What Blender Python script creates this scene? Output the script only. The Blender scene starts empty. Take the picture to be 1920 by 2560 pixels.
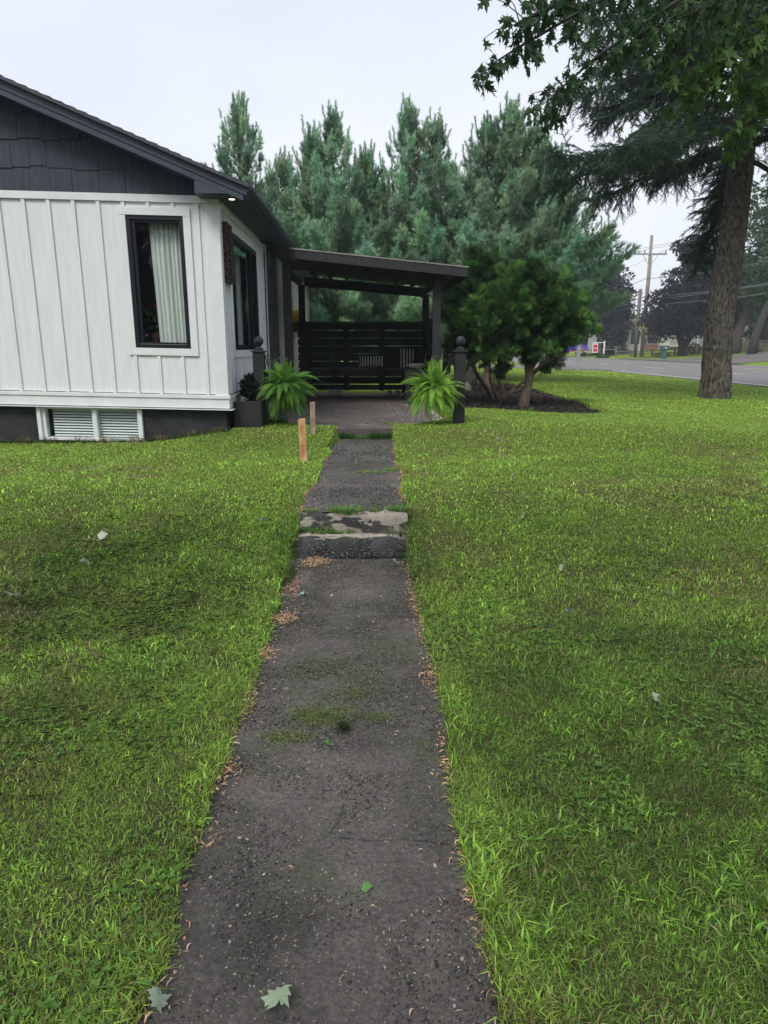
import bpy, math, random
import numpy as np
from mathutils import Vector, Matrix, noise as mnoise

random.seed(7); rng = np.random.default_rng(7)
R = math.radians
SC = bpy.context.scene
COL = SC.collection
EYE = 1.5                       # all coordinates below are relative to eye level; EYE lifts them

# ------------------------------------------------------------------ camera
cam_d = bpy.data.cameras.new("camera"); cam = bpy.data.objects.new("camera", cam_d); COL.objects.link(cam)
F_PX = 1700.0
PITCH = math.atan(412 / F_PX); YAW = -math.atan(32 / F_PX * math.cos(PITCH))
cam.location = (0, 0, EYE)
cam.rotation_euler = (math.pi / 2 - PITCH, 0, YAW)
cam_d.sensor_fit = 'VERTICAL'; cam_d.sensor_height = 36.0; cam_d.lens = F_PX / 2560 * 36.0
cam_d.clip_start = 0.05; cam_d.clip_end = 3000
SC.camera = cam
# ------------------------------------------------------------------ sky, sun, exposure
W = bpy.data.worlds.new("World"); SC.world = W; W.use_nodes = True
SUN_EL, SUN_AZ = R(52), R(206)   # azimuth clockwise from +Y (north): behind the camera, a little to the left
nt = W.node_tree; nt.nodes.clear()
wo = nt.nodes.new('ShaderNodeOutputWorld'); bg = nt.nodes.new('ShaderNodeBackground')
sky = nt.nodes.new('ShaderNodeTexSky'); sky.sky_type = 'NISHITA'; sky.sun_disc = False
sky.sun_elevation = SUN_EL; sky.sun_rotation = SUN_AZ; sky.dust_density = 3.0; sky.air_density = 1.0
tc = nt.nodes.new('ShaderNodeTexCoord'); mp = nt.nodes.new('ShaderNodeMapping'); mp.inputs['Scale'].default_value = (1, 1, 2.5)
nz = nt.nodes.new('ShaderNodeTexNoise'); nz.inputs['Scale'].default_value = 1.3; nz.inputs['Detail'].default_value = 4
rp = nt.nodes.new('ShaderNodeValToRGB')
rp.color_ramp.elements[0].position = 0.3; rp.color_ramp.elements[0].color = (6.4, 6.9, 8.0, 1)
rp.color_ramp.elements[1].position = 0.7; rp.color_ramp.elements[1].color = (8.3, 8.6, 9.2, 1)
mx = nt.nodes.new('ShaderNodeMix'); mx.data_type = 'RGBA'; mx.inputs[0].default_value = 0.9
L = nt.links.new
L(tc.outputs['Generated'], mp.inputs[0]); L(mp.outputs[0], nz.inputs['Vector']); L(nz.outputs['Fac'], rp.inputs[0])
L(sky.outputs[0], mx.inputs[6]); L(rp.outputs[0], mx.inputs[7]); L(mx.outputs[2], bg.inputs[0]); L(bg.outputs[0], wo.inputs[0])
bg.inputs[1].default_value = 0.10
sd = bpy.data.lights.new("sun", 'SUN'); sd.energy = 2.2; sd.angle = R(22); sd.color = (1.0, 0.96, 0.88)
sun = bpy.data.objects.new("sun", sd); COL.objects.link(sun)
sdir = Vector((math.sin(SUN_AZ) * math.cos(SUN_EL), math.cos(SUN_AZ) * math.cos(SUN_EL), math.sin(SUN_EL)))
sun.rotation_euler = sdir.to_track_quat('Z', 'Y').to_euler(); sun.location = (0, 0, 30)
SC.view_settings.view_transform = 'Standard'; SC.view_settings.look = 'None'
SC.view_settings.exposure = 0.32; SC.view_settings.gamma = 1.0
SC.cycles.use_denoising = True
SC.cycles.max_bounces = 6; SC.cycles.diffuse_bounces = 3; SC.cycles.transparent_max_bounces = 8

# ------------------------------------------------------------------ materials
def new_mat(name):
    m = bpy.data.materials.new(name); m.use_nodes = True
    return m, m.node_tree, m.node_tree.nodes['Principled BSDF']

def mat(name, c, rough=0.7, c2=None, scale=8.0, detail=5, stretch=(1, 1, 1), bump=0.0, bscale=60.0, bdist=0.01, metal=0, spec=0.3, contrast=(0.35, 0.65)):
    m, t, b = new_mat(name)
    b.inputs['Roughness'].default_value = rough; b.inputs['Metallic'].default_value = metal
    b.inputs['Specular IOR Level'].default_value = spec
    b.inputs['Base Color'].default_value = (*c, 1)
    if c2 is not None or bump:
        tc = t.nodes.new('ShaderNodeTexCoord'); mp = t.nodes.new('ShaderNodeMapping'); mp.inputs['Scale'].default_value = stretch
        t.links.new(tc.outputs['Object'], mp.inputs[0])
    if c2 is not None:
        n = t.nodes.new('ShaderNodeTexNoise'); n.inputs['Scale'].default_value = scale; n.inputs['Detail'].default_value = detail
        r = t.nodes.new('ShaderNodeValToRGB'); r.color_ramp.elements[0].position = contrast[0]; r.color_ramp.elements[1].position = contrast[1]
        r.color_ramp.elements[0].color = (*c, 1); r.color_ramp.elements[1].color = (*c2, 1)
        t.links.new(mp.outputs[0], n.inputs['Vector']); t.links.new(n.outputs['Fac'], r.inputs[0]); t.links.new(r.outputs[0], b.inputs['Base Color'])
    if bump:
        n = t.nodes.new('ShaderNodeTexNoise'); n.inputs['Scale'].default_value = bscale; n.inputs['Detail'].default_value = 6
        bp = t.nodes.new('ShaderNodeBump'); bp.inputs['Strength'].default_value = bump; bp.inputs['Distance'].default_value = bdist
        t.links.new(mp.outputs[0], n.inputs['Vector']); t.links.new(n.outputs['Fac'], bp.inputs['Height']); t.links.new(bp.outputs[0], b.inputs['Normal'])
    return m

def leaf_mat(name, trans=0.35, rough=0.5, spec=0.25, mult=(1, 1, 1)):
    """colour comes from the 'tint' attribute (the leaf's own colour)"""
    m, t, b = new_mat(name)
    a = t.nodes.new('ShaderNodeAttribute'); a.attribute_name = 'tint'
    mu = t.nodes.new('ShaderNodeMix'); mu.data_type = 'RGBA'; mu.blend_type = 'MULTIPLY'; mu.inputs[0].default_value = 1; mu.inputs[7].default_value = (*mult, 1)
    t.links.new(a.outputs['Color'], mu.inputs[6])
    t.links.new(mu.outputs[2], b.inputs['Base Color']); b.inputs['Roughness'].default_value = rough
    b.inputs['Specular IOR Level'].default_value = spec
    tr = t.nodes.new('ShaderNodeBsdfTranslucent'); t.links.new(mu.outputs[2], tr.inputs[0])
    mxs = t.nodes.new('ShaderNodeMixShader'); mxs.inputs[0].default_value = trans
    o = t.nodes['Material Output']
    t.links.new(b.outputs[0], mxs.inputs[1]); t.links.new(tr.outputs[0], mxs.inputs[2]); t.links.new(mxs.outputs[0], o.inputs[0])
    return m

M = {}
M['white_siding'] = mat('white_siding', (.66, .69, .71), .55, (.73, .75, .76), 3, bump=.35, bscale=14, bdist=.006, stretch=(6, 6, .6))
M['white_trim'] = mat('white_trim', (.72, .74, .75), .5, (.66, .68, .70), 5, bump=.15, bscale=20, bdist=.004)
M['cream_siding'] = mat('cream_siding', (.84, .83, .78), .55, (.80, .78, .72), 3)
M['black_shingle'] = mat('black_shingle', (.026, .033, .048), .6, (.044, .053, .074), 4, bump=.5, bscale=10, bdist=.006, stretch=(9, 9, .8))
M['dark_fascia'] = mat('dark_fascia', (.042, .051, .072), .45, (.056, .066, .092), 2)
M['soffit'] = mat('soffit', (.035, .04, .055), .5, (.045, .052, .07), 2)
M['roof_shingle'] = mat('roof_shingle', (.05, .055, .07), .85, (.09, .095, .11), 30, bump=.6, bscale=60)
M['grey_panel'] = mat('grey_panel', (.12, .12, .125), .6, (.15, .15, .155), 2)
M['foundation'] = mat('foundation', (.020, .022, .027), .85, (.038, .040, .043), 5, bump=.3, bscale=30)
M['black_frame'] = mat('black_frame', (.012, .013, .02), .3, spec=.5)
M['black_wood'] = mat('black_wood', (.018, .019, .022), .6, (.03, .031, .035), 5, stretch=(3, 3, 3), bump=.25, bscale=25, bdist=.003)
M['newel_paint'] = mat('newel_paint', (.017, .018, .02), .55, (.026, .027, .03), 4, bump=.2, bscale=25, bdist=.003)
M['slat_paint'] = mat('slat_paint', (.014, .015, .018), .65, (.024, .025, .029), 5, bump=.2, bscale=25, bdist=.003)
M['flashing'] = mat('flashing', (.28, .26, .25), .5, (.2, .18, .18), 3)
M['interior'] = mat('interior', (.16, .14, .12), .9)
M['blind'] = mat('blind', (.80, .83, .83), .5)
M['concrete'] = mat('concrete', (.32, .31, .28), .9, (.2, .2, .19), 6, bump=.4, bscale=40)
M['iron'] = mat('iron', (.02, .02, .022), .45, spec=.5)
M['pot'] = mat('pot', (.015, .016, .014), .6)
M['rock'] = mat('rock', (.30, .28, .22), .85, (.18, .17, .14), 5, bump=.5, bscale=12)
M['bark_spruce'] = mat('bark_spruce', (.030, .027, .024), .95, (.15, .132, .110), 9, bump=1.0, bscale=9, bdist=.07, stretch=(2.2, 2.2, .9))
M['bark_pine'] = mat('bark_pine', (.05, .042, .035), .95, (.11, .09, .075), 8, bump=.8, bscale=20, stretch=(1, 1, .4))
M['bark_cedar'] = mat('bark_cedar', (.12, .085, .06), .95, (.27, .21, .16), 14, bump=.9, bscale=30, bdist=.03, stretch=(3, 3, .35))
M['bark_dark'] = mat('bark_dark', (.03, .027, .025), .95, (.07, .06, .055), 8, bump=.8, bscale=20)
M['needles'] = leaf_mat('needles', .25, .55)
M['leaves'] = leaf_mat('leaves', .4, .5)
M['grass'] = leaf_mat('grass', .35, .5, .2)
M['litter'] = leaf_mat('litter', .1, .8, .1)
M['fresh_leaf'] = leaf_mat('fresh_leaf', .2, .5, .3)
M['stake_orange'] = mat('stake_orange', (.40, .17, .06), .85, (.60, .40, .24), 22, bump=.5, bscale=40, stretch=(1, 1, .35))
M['stake_grey'] = mat('stake_grey', (.22, .15, .11), .85, (.40, .31, .24), 22, bump=.5, bscale=40, stretch=(1, 1, .35))
M['cut_wood'] = mat('cut_wood', (.55, .36, .2), .8, (.45, .28, .15), 20)
M['pole_wood'] = mat('pole_wood', (.30, .26, .20), .9, (.22, .19, .15), 2)
M['pole_wood_dark'] = mat('pole_wood_dark', (.13, .11, .10), .9, (.18, .15, .13), 2)
M['galv'] = mat('galv', (.36, .37, .38), .5, metal=.3)
M['rail_wood'] = mat('rail_wood', (.13, .11, .09), .9, (.2, .17, .14), 3)
M['fence_wood'] = mat('fence_wood', (.34, .24, .16), .85, (.42, .31, .21), 2)
M['brick'] = mat('brick', (.26, .13, .085), .9, (.34, .19, .13), 6)
M['far_roof'] = mat('far_roof', (.22, .17, .14), .9, (.28, .22, .18), 3)
M['far_wall'] = mat('far_wall', (.45, .45, .43), .7, (.5, .5, .48), 2)
M['garage_white'] = mat('garage_white', (.72, .73, .72), .5)
M['far_glass'] = mat('far_glass', (.02, .025, .03), .15, spec=.6)
M['mailbox_green'] = mat('mailbox_green', (.03, .10, .09), .4, spec=.5)
M['mailbox_pink'] = mat('mailbox_pink', (.45, .3, .4), .4)
M['paint_white'] = mat('paint_white', (.72, .72, .70), .6, (.55, .55, .54), 3)
M['paint_yellow'] = mat('paint_yellow', (.62, .42, .2), .6, (.5, .36, .2), 2)
M['white_plain'] = mat('white_plain', (.8, .8, .8), .5)
M['red_plain'] = mat('red_plain', (.6, .03, .04), .5)
M['yellow_tag'] = mat('yellow_tag', (.75, .55, .04), .5)
M['wire'] = mat('wire', (.10, .11, .12), .5)
M['tyre'] = mat('tyre', (.02, .02, .02), .8)
M['curtain'] = mat('curtain', (.74, .77, .72), .8, (.62, .66, .62), 40, stretch=(1, 1, .05))
M['sign_wood'] = mat('sign_wood', (.025, .016, .015), .7, (.05, .032, .026), 14, bump=.8, bscale=18, bdist=.02)
M['box_wood'] = mat('box_wood', (.25, .12, .07), .75, (.16, .08, .05), 12, stretch=(1, 1, 4))
M['yellow_flower'] = mat('yellow_flower', (.80, .50, .03), .6, (.85, .65, .1), 20)
M['soil'] = mat('soil', (.03, .025, .02), .95)
M['chrome'] = mat('chrome', (.5, .5, .5), .25, metal=.8)

def emis(name, c, s):
    m, t, b = new_mat(name); b.inputs['Base Color'].default_value = (*c, 1)
    b.inputs['Emission Color'].default_value = (*c, 1); b.inputs['Emission Strength'].default_value = s
    return m
M['lamp_on'] = emis('lamp_on', (1, .78, .55), 2.2)

def glass_mat():
    m, t, b = new_mat('window_glass'); o = t.nodes['Material Output']
    lw = t.nodes.new('ShaderNodeLayerWeight'); lw.inputs[0].default_value = .5
    fr = t.nodes.new('ShaderNodeMath'); fr.operation = 'POWER'; fr.inputs[1].default_value = 4.5; t.links.new(lw.outputs['Facing'], fr.inputs[0])
    mul = t.nodes.new('ShaderNodeMath'); mul.operation = 'MULTIPLY_ADD'; mul.inputs[1].default_value = .9; mul.inputs[2].default_value = .05
    g = t.nodes.new('ShaderNodeBsdfGlossy'); g.inputs['Roughness'].default_value = .01; g.inputs[0].default_value = (.9, .95, 1, 1)
    tr = t.nodes.new('ShaderNodeBsdfTransparent'); tr.inputs[0].default_value = (.88, .92, .92, 1)
    mxs = t.nodes.new('ShaderNodeMixShader')
    t.links.new(fr.outputs[0], mul.inputs[0]); t.links.new(mul.outputs[0], mxs.inputs[0])
    t.links.new(tr.outputs[0], mxs.inputs[1]); t.links.new(g.outputs[0], mxs.inputs[2]); t.links.new(mxs.outputs[0], o.inputs[0])
    return m
M['glass'] = glass_mat()

def stripe_mat(name, axis, n, duty=.5):
    m, t, b = new_mat(name)
    tc = t.nodes.new('ShaderNodeTexCoord'); sx = t.nodes.new('ShaderNodeSeparateXYZ')
    t.links.new(tc.outputs['Generated'], sx.inputs[0])
    mu = t.nodes.new('ShaderNodeMath'); mu.operation = 'MULTIPLY'; mu.inputs[1].default_value = n
    fr = t.nodes.new('ShaderNodeMath'); fr.operation = 'FRACT'
    gt = t.nodes.new('ShaderNodeMath'); gt.operation = 'GREATER_THAN'; gt.inputs[1].default_value = duty
    mxc = t.nodes.new('ShaderNodeMix'); mxc.data_type = 'RGBA'; mxc.inputs[6].default_value = (.92, .90, .86, 1); mxc.inputs[7].default_value = (.015, .014, .014, 1)
    t.links.new(sx.outputs[axis], mu.inputs[0]); t.links.new(mu.outputs[0], fr.inputs[0]); t.links.new(fr.outputs[0], gt.inputs[0])
    t.links.new(gt.outputs[0], mxc.inputs[0]); t.links.new(mxc.outputs[2], b.inputs['Base Color']); b.inputs['Roughness'].default_value = .9
    return m
M['stripe_x'] = stripe_mat('stripe_fabric_fine', 'X', 9, .45)
M['stripe_x2'] = stripe_mat('stripe_fabric_wide', 'X', 5.2, .48)
M['stripe_z'] = stripe_mat('stripe_fabric_flat', 'Z', 3.5, .5)
M['black_fabric'] = mat('black_fabric', (.012, .012, .013), .95)

def asphalt(name, base, dark, stone, sscale, moss=0.0, sand=0.0, bump=.6):
    """aggregate: voronoi cells for stones, noise for weathering"""
    m, t, b = new_mat(name); N = t.nodes.new; K = t.links.new
    tc = N('ShaderNodeTexCoord')
    n1 = N('ShaderNodeTexNoise'); n1.inputs['Scale'].default_value = 2.2; n1.inputs['Detail'].default_value = 8; n1.inputs['Roughness'].default_value = .65
    K(tc.outputs['Object'], n1.inputs['Vector'])
    r1 = N('ShaderNodeValToRGB'); r1.color_ramp.elements[0].position = .35; r1.color_ramp.elements[1].position = .66
    r1.color_ramp.elements[0].color = (*dark, 1); r1.color_ramp.elements[1].color = (*base, 1); K(n1.outputs['Fac'], r1.inputs[0])
    v = N('ShaderNodeTexVoronoi'); v.inputs['Scale'].default_value = sscale; K(tc.outputs['Object'], v.inputs['Vector'])
    sep = N('ShaderNodeSeparateColor'); K(v.outputs['Color'], sep.inputs[0])
    th = N('ShaderNodeMath'); th.operation = 'GREATER_THAN'; th.inputs[1].default_value = .88; K(sep.outputs[0], th.inputs[0])
    dt = N('ShaderNodeMath'); dt.operation = 'LESS_THAN'; dt.inputs[1].default_value = .38; K(v.outputs['Distance'], dt.inputs[0])
    mm = N('ShaderNodeMath'); mm.operation = 'MULTIPLY'; K(th.outputs[0], mm.inputs[0]); K(dt.outputs[0], mm.inputs[1])
    sc = N('ShaderNodeMix'); sc.data_type = 'RGBA'; sc.inputs[6].default_value = (*stone, 1); sc.inputs[7].default_value = (stone[0] * .45, stone[1] * .42, stone[2] * .4, 1); K(sep.outputs[1], sc.inputs[0])
    m1 = N('ShaderNodeMix'); m1.data_type = 'RGBA'; K(mm.outputs[0], m1.inputs[0]); K(r1.outputs[0], m1.inputs[6]); K(sc.outputs[2], m1.inputs[7])
    out = m1.outputs[2]
    n3 = N('ShaderNodeTexNoise'); n3.inputs['Scale'].default_value = 75; n3.inputs['Detail'].default_value = 7; n3.inputs['Roughness'].default_value = .75; K(tc.outputs['Object'], n3.inputs['Vector'])
    r3 = N('ShaderNodeValToRGB'); r3.color_ramp.elements[0].position = .3; r3.color_ramp.elements[1].position = .75
    r3.color_ramp.elements[0].color = (.25, .25, .25, 1); r3.color_ramp.elements[1].color = (1.9, 1.82, 1.75, 1); K(n3.outputs['Fac'], r3.inputs[0])
    m3 = N('ShaderNodeMix'); m3.data_type = 'RGBA'; m3.blend_type = 'MULTIPLY'; m3.inputs[0].default_value = .8; K(out, m3.inputs[6]); K(r3.outputs[0], m3.inputs[7]); out = m3.outputs[2]
    for amt, colr, scl, lo, seed in ((moss, (.05, .065, .02), 1.6, .52, 3.1), (sand, (.30, .19, .11), .8, .56, 9.7)):
        if amt:
            mpn = N('ShaderNodeMapping'); mpn.inputs['Location'].default_value = (seed, seed, 0); mpn.inputs['Scale'].default_value = (1, 2.4, 1) if sand else (1, 1, 1); K(tc.outputs['Object'], mpn.inputs[0])
            n4 = N('ShaderNodeTexNoise'); n4.inputs['Scale'].default_value = scl; n4.inputs['Detail'].default_value = 9; n4.inputs['Roughness'].default_value = .7; K(mpn.outputs[0], n4.inputs['Vector'])
            r4 = N('ShaderNodeValToRGB'); r4.color_ramp.elements[0].position = lo; r4.color_ramp.elements[1].position = lo + .12
            r4.color_ramp.elements[0].color = (0, 0, 0, 1); r4.color_ramp.elements[1].color = (amt, amt, amt, 1); K(n4.outputs['Fac'], r4.inputs[0])
            m4 = N('ShaderNodeMix'); m4.data_type = 'RGBA'; K(r4.outputs[0], m4.inputs[0]); K(out, m4.inputs[6]); m4.inputs[7].default_value = (*colr, 1); out = m4.outputs[2]
    K(out, b.inputs['Base Color']); b.inputs['Roughness'].default_value = .82; b.inputs['Specular IOR Level'].default_value = .35
    bp = N('ShaderNodeBump'); bp.inputs['Strength'].default_value = bump; bp.inputs['Distance'].default_value = .014
    ad = N('ShaderNodeMath'); ad.operation = 'ADD'; K(n3.outputs['Fac'], ad.inputs[0]); K(mm.outputs[0], ad.inputs[1])
    K(ad.outputs[0], bp.inputs['Height']); K(bp.outputs[0], b.inputs['Normal'])
    return m
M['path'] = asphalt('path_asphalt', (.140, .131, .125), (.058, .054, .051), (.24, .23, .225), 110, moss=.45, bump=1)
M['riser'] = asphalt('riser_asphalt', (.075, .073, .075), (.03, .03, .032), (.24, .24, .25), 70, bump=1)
M['patio'] = asphalt('patio_asphalt', (.125, .112, .108), (.075, .068, .066), (.30, .29, .28), 60, sand=.75)
M['road'] = asphalt('road_asphalt', (.19, .185, .185), (.15, .148, .15), (.3, .3, .3), 40, bump=.2)
M['driveway'] = asphalt('driveway_asphalt', (.17, .155, .15), (.12, .11, .11), (.3, .3, .3), 40, bump=.2)
M['step_concrete'] = asphalt('step_concrete', (.36, .33, .28), (.24, .22, .19), (.42, .4, .36), 70, bump=.5)

def ground_mat():
    m, t, b = new_mat('lawn_soil'); N = t.nodes.new; K = t.links.new
    tc = N('ShaderNodeTexCoord')
    n1 = N('ShaderNodeTexNoise'); n1.inputs['Scale'].default_value = .35; n1.inputs['Detail'].default_value = 8; n1.inputs['Roughness'].default_value = .6; K(tc.outputs['Object'], n1.inputs['Vector'])
    r1 = N('ShaderNodeValToRGB'); e = r1.color_ramp.elements
    e[0].position = .3; e[0].color = (.13, .215, .032, 1); e[1].position = .7; e[1].color = (.24, .33, .05, 1)
    K(n1.outputs['Fac'], r1.inputs[0])
    n2 = N('ShaderNodeTexNoise'); n2.inputs['Scale'].default_value = 30; n2.inputs['Detail'].default_value = 6; K(tc.outputs['Object'], n2.inputs['Vector'])
    r2 = N('ShaderNodeValToRGB'); r2.color_ramp.elements[0].position = .3; r2.color_ramp.elements[0].color = (.45, .45, .4, 1); r2.color_ramp.elements[1].position = .7; r2.color_ramp.elements[1].color = (1.25, 1.25, 1.2, 1); K(n2.outputs['Fac'], r2.inputs[0])
    mu = N('ShaderNodeMix'); mu.data_type = 'RGBA'; mu.blend_type = 'MULTIPLY'; mu.inputs[0].default_value = 1; K(r1.outputs[0], mu.inputs[6]); K(r2.outputs[0], mu.inputs[7])
    # thatch and soil near the viewer's lawn (between real blades), turf colour far away
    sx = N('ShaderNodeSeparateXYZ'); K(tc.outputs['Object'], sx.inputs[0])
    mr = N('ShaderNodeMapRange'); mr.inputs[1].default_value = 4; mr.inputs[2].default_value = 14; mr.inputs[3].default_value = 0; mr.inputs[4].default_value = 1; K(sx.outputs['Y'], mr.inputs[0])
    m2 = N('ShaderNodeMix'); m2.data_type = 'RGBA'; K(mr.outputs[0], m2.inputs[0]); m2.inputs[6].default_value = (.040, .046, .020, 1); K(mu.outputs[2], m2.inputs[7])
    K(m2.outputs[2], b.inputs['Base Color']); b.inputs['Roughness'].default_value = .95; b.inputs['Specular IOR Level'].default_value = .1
    bp = N('ShaderNodeBump'); bp.inputs['Strength'].default_value = .6; bp.inputs['Distance'].default_value = .04; K(n2.outputs['Fac'], bp.inputs['Height']); K(bp.outputs[0], b.inputs['Normal'])
    return m
M['ground'] = ground_mat()
M['mulch'] = mat('mulch', (.018, .014, .012), .95, (.05, .038, .032), 25, bump=1, bscale=40, bdist=.04)

# ------------------------------------------------------------------ object helpers
def tag(o, label=None, cat=None, group=None, kind=None):
    if label: o['label'] = label
    if cat: o['category'] = cat
    if group: o['group'] = group
    if kind: o['kind'] = kind
    return o

def thing(name, loc, label, cat, group=None):
    o = bpy.data.objects.new(name, None); COL.objects.link(o); o.empty_display_size = .2
    o.location = (loc[0], loc[1], loc[2] + EYE); o['base'] = [float(v) for v in loc]
    return tag(o, label, cat, group)

def base_of(o):
    while o is not None:
        if 'base' in o.keys(): return Vector(o['base'])
        o = o.parent
    return None

def link_mesh(name, me, m, parent=None, loc=None):
    """vertices of me are in eye-relative world coordinates; shift them to the object's origin"""
    o = bpy.data.objects.new(name, me); COL.objects.link(o)
    if m is not None: me.materials.append(m)
    if parent is not None:
        o.parent = parent
    else:
        l = loc or (0, 0, 0)
        o.location = (l[0], l[1], l[2] + EYE); o['base'] = [float(v) for v in l]
    return o

SHEAR = 0.0
def shz(p):
    return (p[0], p[1], p[2] - SHEAR * (min(p[0], -1.88) + 1.88))

class MB:
    def __init__(s): s.v = []; s.f = []
    def add(s, vs, fs):
        k = len(s.v); s.v += [tuple(p) for p in vs]; s.f += [tuple(i + k for i in f) for f in fs]; return s
    def box(s, x0, x1, y0, y1, z0, z1):
        return s.hexa([(x0, y0, z0), (x1, y0, z0), (x1, y1, z0), (x0, y1, z0), (x0, y0, z1), (x1, y0, z1), (x1, y1, z1), (x0, y1, z1)])
    def hexa(s, p):
        return s.add(p, [(3, 2, 1, 0), (4, 5, 6, 7), (0, 1, 5, 4), (1, 2, 6, 5), (2, 3, 7, 6), (3, 0, 4, 7)])
    def bar(s, a, b, w, h, up=(0, 0, 1)):
        a = Vector(a); b = Vector(b); d = (b - a).normalized(); u = Vector(up)
        r = d.cross(u).normalized() * w / 2; u2 = r.cross(d).normalized() * h / 2
        return s.hexa([a - r - u2, a + r - u2, b + r - u2, b - r - u2, a - r + u2, a + r + u2, b + r + u2, b - r + u2])
    def prism(s, pts, axis, c0, c1):
        """pts 2-D polygon, extruded along axis"""
        n = len(pts)
        def mk(p, c): return {'x': (c, p[0], p[1]), 'y': (p[0], c, p[1]), 'z': (p[0], p[1], c)}[axis]
        v = [mk(p, c0) for p in pts] + [mk(p, c1) for p in pts]
        return s.add(v, [tuple(range(n)), tuple(range(2 * n - 1, n - 1, -1))] + [(i, (i + 1) % n, (i + 1) % n + n, i + n) for i in range(n)])
    def tube(s, pts, rad, n=8, cap=True, jit=0.0, flare=None):
        pts = [Vector(p) for p in pts]; k = len(pts)
        rad = rad if isinstance(rad, (list, tuple)) else [rad] * k
        v = []; prev = None
        for i, p in enumerate(pts):
            d = (pts[min(i + 1, k - 1)] - pts[max(i - 1, 0)]).normalized()
            if prev is None:
                r = d.orthogonal().normalized()
            else:
                r = (prev - d * prev.dot(d)).normalized()
            prev = r; u = d.cross(r)
            for j in range(n):
                a = 2 * math.pi * j / n
                q = rad[i]
                if jit: q *= 1 + jit * mnoise.noise(Vector((math.cos(a) * 1.7, math.sin(a) * 1.7, i * .45 + p.x)))
                v.append(p + r * math.cos(a) * q + u * math.sin(a) * q)
        f = [(i * n + j, i * n + (j + 1) % n, (i + 1) * n + (j + 1) % n, (i + 1) * n + j) for i in range(k - 1) for j in range(n)]
        if cap: f += [tuple(range(n - 1, -1, -1)), tuple((k - 1) * n + j for j in range(n))]
        return s.add(v, f)
    def lathe(s, c, prof, n=20):
        v = []
        for (r, z) in prof:
            for j in range(n):
                a = 2 * math.pi * j / n; v.append((c[0] + r * math.cos(a), c[1] + r * math.sin(a), c[2] + z))
        k = len(prof)
        f = [(i * n + j, i * n + (j + 1) % n, (i + 1) * n + (j + 1) % n, (i + 1) * n + j) for i in range(k - 1) for j in range(n)]
        f += [tuple(range(n - 1, -1, -1)), tuple((k - 1) * n + j for j in range(n))]
        return s.add(v, f)
    def build(s, name, m, parent=None, loc=None, smooth=False, bevel=0):
        base = base_of(parent) if parent is not None else Vector(loc or (0, 0, 0))
        me = bpy.data.meshes.new(name)
        vs = [shz(p) for p in s.v] if SHEAR else s.v
        me.from_pydata([(p[0] - base[0], p[1] - base[1], p[2] - base[2]) for p in vs], [], s.f); me.update()
        if smooth: me.polygons.foreach_set('use_smooth', [True] * len(me.polygons))
        o = link_mesh(name, me, m, parent, loc)
        if bevel:
            b = o.modifiers.new('bevel', 'BEVEL'); b.width = bevel; b.segments = 2; b.limit_method = 'ANGLE'
        return o

def np_mesh(name, V, F, m, parent=None, loc=None, tint=None, smooth=False):
    base = base_of(parent) if parent is not None else Vector(loc or (0, 0, 0))
    V = np.asarray(V, dtype=np.float32) - np.array(base, dtype=np.float32)
    F = np.asarray(F, dtype=np.int32); k = F.shape[1]
    me = bpy.data.meshes.new(name)
    me.vertices.add(len(V)); me.vertices.foreach_set('co', V.ravel())
    me.loops.add(F.size); me.loops.foreach_set('vertex_index', F.ravel())
    me.polygons.add(len(F)); me.polygons.foreach_set('loop_start', np.arange(0, F.size, k, dtype=np.int32))
    me.update(calc_edges=True)
    if tint is not None:
        a = me.attributes.new('tint', 'FLOAT_COLOR', 'POINT')
        c = np.ones((len(V), 4), np.float32); c[:, :3] = tint; a.data.foreach_set('color', c.ravel())
    if smooth: me.polygons.foreach_set('use_smooth', [True] * len(F))
    return link_mesh(name, me, m, parent, loc)

def unit(a): return a / np.maximum(np.linalg.norm(a, axis=-1, keepdims=True), 1e-9)

def frames(d, up=None, roll=None):
    """rotation matrices N x 3 x 3 whose columns are x, y, z with z along d; y as near `up` as can be"""
    d = unit(d); n = len(d)
    u = np.tile(np.array([0, 0, 1.]), (n, 1)) if up is None else up
    x = np.cross(u, d); bad = np.linalg.norm(x, axis=1) < 1e-3; x[bad] = np.array([1., 0, 0]); x = unit(x)
    y = np.cross(d, x)
    if roll is not None:
        c = np.cos(roll)[:, None]; s = np.sin(roll)[:, None]
        x, y = x * c + y * s, y * c - x * s
    return np.stack([x, y, d], axis=2)

def scatter(T, TF, pos, fr, scale, tint, tipgain=None):
    """copies of template T (k x 3), TF tris; returns V, F, C"""
    n = len(pos); k = len(T)
    sc = np.asarray(scale); sc = sc[:, None, None] if sc.ndim == 1 else sc[:, None, :]
    P = T[None] * sc
    V = np.einsum('nij,nkj->nki', fr, P) + pos[:, None, :]
    F = TF[None] + (np.arange(n) * k)[:, None, None]
    C = np.repeat(tint[:, None, :], k, axis=1)
    return V.reshape(-1, 3), F.reshape(-1, TF.shape[1]), C.reshape(-1, 3)

def merge(parts):
    Vs, Fs, Cs = [], [], []; o = 0
    for V, F, C in parts:
        Vs.append(V); Fs.append(F + o); Cs.append(C); o += len(V)
    return np.concatenate(Vs), np.concatenate(Fs), np.concatenate(Cs)

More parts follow.
